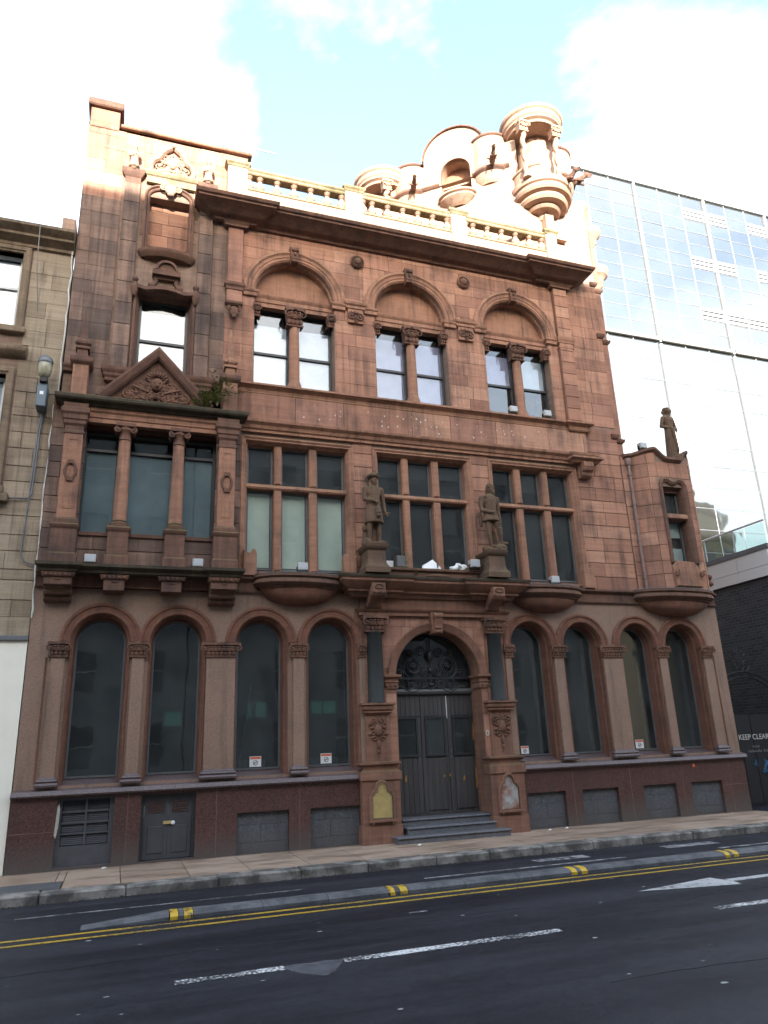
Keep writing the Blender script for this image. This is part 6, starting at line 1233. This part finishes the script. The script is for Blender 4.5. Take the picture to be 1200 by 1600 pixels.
# ------------------------------------------------------------------ glass tower behind
GT = thing('glass_tower', 'mirror glass office block rising behind the turret on the right', 'building', (28, 10, 0)); GY = 10.0
P('core', MB().box(15.5, 48, GY+.12, GY+14, 0, 27.2), m_gframe, GT)
seams = [13.45, 17.65, 21.85, 26.05, 30.05, 34.1, 38.2]
pane_c = {}
def gpane(x0, x1, z0, z1, name='glass_pane', mat=m_mirror, dy=0.0):
    w_, h_ = round(x1-x0, 3), round(z1-z0, 3); ck = (w_, h_, mat.name)
    if ck not in pane_c:
        mb = MB().box(0, w_, 0, .05, 0, h_); me = bpy.data.meshes.new(name); me.from_pydata(mb.v, [], mb.f); me.materials.append(mat); pane_c[ck] = me
    o = bpy.data.objects.new(name, pane_c[ck]); COL.objects.link(o); o.parent = GT; o.location = Vector((x0, GY+dy, z0))-wloc(GT)
    o.rotation_euler = (rng.uniform(-.004, .004), 0, rng.uniform(-.005, .005))
lou = {(3, 2, 1), (3, 2, 5), (3, 2, 9), (4, 0, 1), (4, 0, 5), (4, 1, 9), (4, 2, 1), (4, 2, 5), (5, 0, 1), (5, 2, 1), (5, 0, 9), (5, 1, 5), (4, 0, 9)}
def grid(zs, up, si0, si1):
    for si in range(si0, si1):
        a, b = seams[si]+.08, seams[si+1]-.08
        for c in range(3):
            x0 = a+(b-a)*c/3+.008; x1 = a+(b-a)*(c+1)/3-.008
            if c: P('mullion', MB().box(x0-.02, x0+.004, GY-.012, GY+.06, zs[-1], zs[0]), m_alu, GT)
            for r in range(len(zs)-1):
                if up and (si+1, c, r) in lou:
                    h = zs[r]-zs[r+1]
                    for q in range(3): P('louvre', MB().box(x0, x1, GY-.03, GY+.04, zs[r+1]+.05+q*h/3, zs[r+1]+.05+q*h/3+h*.2), m_alu, GT)
                    gpane(x0, x1, zs[r+1]+.02, zs[r]-.02, dy=.05)
                else: gpane(x0, x1, zs[r+1]+.02, zs[r]-.02)
U = [27.05-.711*i for i in range(13)]; Lw = [18.3-.97*i for i in range(13)]
grid(U, True, 1, 6); grid(Lw, False, 1, 6)
for i, s in enumerate(seams):
    P('seam_fin', MB().box(s-.05, s+.05, GY-.09, GY+.1, 18.3, 27.1), m_alu, GT); P('seam_fin', MB().box(s+.5-.05, s+.5+.05, GY-.09, GY+.1, 6, 18.3), m_alu, GT) if False else P('seam_fin', MB().box(s-.05, s+.05, GY-.09, GY+.1, 6, 18.2), m_alu, GT)
for si in range(1, 6): P('dark_ledge', MB().box(seams[si]+.06, seams[si+1]-.06, GY-.14, GY+.1, 18.32, 18.5), m_gframe, GT)
for z in U[1:-1]: P('glazing_bar', MB().box(seams[1], seams[-1], GY-.008, GY+.06, z-.018, z+.018), m_lead, GT)
for z in Lw[1:-1]: P('glazing_bar', MB().box(seams[1], seams[-1], GY-.008, GY+.06, z-.016, z+.016), m_lead, GT)
P('parapet_band', MB().box(15.5, 48, GY-.1, GY+.5, 27.06, 27.65), m_alu, GT)
for x in (22.0, 26.2, 30.4): P('roof_post', MB().tube([(x, GY+.6, 27.6), (x, GY+.6, 28.4)], .07, 8), m_alu, GT)
# podium along the lane
PX = 15.0
PD = thing('podium', 'black brick podium with pale cladding and glass balustrade beside the lane', 'building', (18, 4, 0))
P('brick_wall', MB().box(PX, 40, .35, GY, -.1, 5.22), m_brick, PD)
y = .36; 
while y < GY-.2:
    ye = min(y+1.02, GY-.02)
    for z0, z1 in ((5.23, 5.5), (5.5, 5.9)): P('cladding_panel', MB().box(PX-.06, PX+.2, y+.006, ye-.006, z0+.005, z1-.005), m_panel, PD)
    P('balustrade_pane', MB().box(PX-.02, PX-.005, y+.01, ye-.01, 6.02, 6.58), m_clear, PD); P('balustrade_post', MB().box(PX-.03, PX+.0, ye-.015, ye+.015, 6.0, 6.62), m_alu, PD); y = ye
P('front_cladding', MB().box(PX+.2, 40, .3, .5, 5.23, 5.9), m_panel, PD); P('terrace_edge', MB().box(PX-.08, 40, .33, GY-.01, 5.9, 6.02), m_gframe, PD); P('handrail', MB().tube([(PX-.015, .33, 6.63), (PX-.015, GY-.1, 6.63)], .03, 8), m_panel, PD)
# gate across the lane
GA = thing('lane_gate', 'black lane gate with wrought iron overthrow and KEEP CLEAR lettering', 'gate', (13.8, .75, 0)); gy = .75
for a, b in ((12.7, 13.79), (13.81, 14.95)): P('gate_leaf', MB().box(a, b, gy, gy+.05, .05, 1.95), m_mesh, GA)
for x in (12.72, 14.93): P('gate_post', MB().box(x-.04, x+.04, gy-.02, gy+.08, -.05, 2.5), m_iron, GA)
og_ = MB()
for r in (1.12, .98): og_.tube([(13.82+r*cos(pi*i/24), gy, 2.0+r*.82*sin(pi*i/24)) for i in range(25)], .022, 6)
for i in range(1, 12): a = pi*i/12; og_.tube([(13.82+.98*cos(a), gy, 2+.98*.82*sin(a)), (13.82+1.12*cos(a+.1), gy, 2+1.12*.82*sin(a+.1))], .012, 5)
Y0 = gy
for s in (-1, 1): spiral(og_, 13.82+s*.14, 3.08, .13, s, -pi/2, 1.5, .012); spiral(og_, 13.82+s*.1, 3.36, .1, -s, pi/2, 1.4, .011); og_.tube([(13.82, gy, 2.9), (13.82+s*.1, gy, 3.05), (13.82+s*.02, gy, 3.5)], .011, 5)
P('overthrow', og_, m_iron, GA, smooth=60)
text('lettering', 'KEEP CLEAR', .165, (13.38, gy-.006, 1.4), m_seam, GA)
for k, (x0, x1, z) in enumerate(((13.75, 13.95, 1.22), (13.6, 14.0, 1.12), (14.05, 14.2, 1.12))):
    mb = MB(); rs = random.Random(k); x = x0
    while x < x1: d = rs.uniform(.015, .04); mb.box(x, x+d, gy-.004, gy-.001, z, z+rs.uniform(.035, .06)); x += d+.012
    P('small_lettering', mb, m_gframe, GA)
mb = MB(); rs = random.Random(6)
for i in range(7): x = 13.55+rs.uniform(0, .6); z = .6+rs.uniform(0, .3); mb.tube([(x, gy-.006, z), (x+rs.uniform(-.1, .1), gy-.006, z+.12), (x+rs.uniform(.0, .16), gy-.006, z-rs.uniform(-.05, .1))], .018, 5)
P('graffiti', mb, m_blue, GA)
tag(P('wall_plate', MB().box(12.63, 12.66, .12, .2, 2.25, 2.5), m_card), 'small white plate on the corner of the building by the lane', 'plate')
P('lane_kerb', MB().box(14.75, 14.99, -.3, 12, -.1, .06), m_kerb, lane)

# ------------------------------------------------------------------ buildings across the street (behind the camera; they shade the lower facade and show in the glass)
def across(x0, x1, h, name, label, mat, y=-24, fl=3.4, seed=1):
    t = thing(name, label, 'building', ((x0+x1)/2, y-5, 0)); ops = []; n = int((x1-x0)/3.1); rg_ = random.Random(seed)
    for i in range(n):
        for f in range(int((h-2)/fl)):
            xc = x0+(i+.5)*(x1-x0)/n; ops.append((xc-.6, xc+.6, f*fl+1.0, f*fl+2.9))
    # wall facing +Y with real window recesses: built at +y and mirrored
    mb = MB(); arch_wall(mb, x0, x1, 0, h, [('rect', *o) for o in ops], 0, .3); mb.v = [(v[0], y-v[1], v[2]) for v in mb.v]; mb.box(x0, x1, y-12, y-.32, h-.2, h-.1); mb.box(x0, x0+.1, y-12, y-.01, 0, h-.2); mb.box(x1-.1, x1, y-12, y-.01, 0, h-.2); mb.box(x0, x1, y-12, y-11.9, 0, h-.2); P('wall', mb, mat, t)
    w0 = MB()
    for o in ops: w0.box(o[0], o[1], y-.34, y-.3, o[2], o[3])
    P('window_panes', w0, m_frame, t, kind='stuff'); s = MB()
    for o in ops: s.box(o[0], o[1], y-.3, y-.26, (o[2]+o[3])/2-.03, (o[2]+o[3])/2+.03)
    P('sash_bars', s, m_wframe, t, kind='stuff')
    P('cornice', MB().box(x0, x1, y-.3, y+.35, h-.35, h).box(x0, x1, y-.3, y+.15, h-.7, h-.36), mat, t); return t
HO = 19.75; m_far = plain('grey_rendered_stone', (.24, .24, .235), .85, var=.4, scale=1)
across(-46, -22, HO, 'street_building', 'grey stone tenement across the street, seen only in reflections, west end', m_far, seed=1); across(-21.9, 3, HO, 'street_building', 'grey stone tenement across the street behind the camera', m_far, seed=2); across(3.1, 26, HO, 'street_building', 'grey stone office across the street reflected in the ground floor windows', m_far, seed=3); across(37, 60, HO-1, 'street_building', 'grey stone tenement across the street, seen only in reflections, east end', m_far, seed=4)
cdr = thing('corner_building', 'round cornered blond stone building reflected in the glass tower', 'building', (54, -32, 0)); K = 1.72
prf_ = [(5.2, 0), (5.2, 4), (5.35, 4.1), (5.35, 4.3), (5.2, 4.4), (5.2, 11.4), (5.6, 11.9), (5.7, 12.2), (5.3, 12.3), (5.2, 13.2), (5.5, 13.4), (5.5, 13.7), (3.2, 13.8), (3.2, 15.3), (3.4, 15.5), (0, 15.6)]
P('drum', MB().lathe(54, -32, [(r*K, z*K) for r, z in prf_], 48), plain('cream_stone', (.26, .2, .1), .8, var=.4), cdr, smooth=30)
P('side_wing', MB().box(60, 84, -41, -25, 0, 19).box(34, 48, -47, -29, 0, 19), bpy.data.materials['cream_stone'], cdr)
for f in range(4):
    for i in range(11): a = pi*.1+pi*.95*i/10; c, s = cos(a), sin(a); P('window', MB().add([(54+r*c-s*q*.8, -32+r*s+c*q*.8, zz) for r in (8.97, 8.75) for zz in (1.4+f*4.7, 4.4+f*4.7) for q in (-1, 1)], [(0, 1, 3, 2), (4, 6, 7, 5), (0, 2, 6, 4), (1, 5, 7, 3), (0, 4, 5, 1), (2, 3, 7, 6)]), m_frame, cdr)
flush_stones()
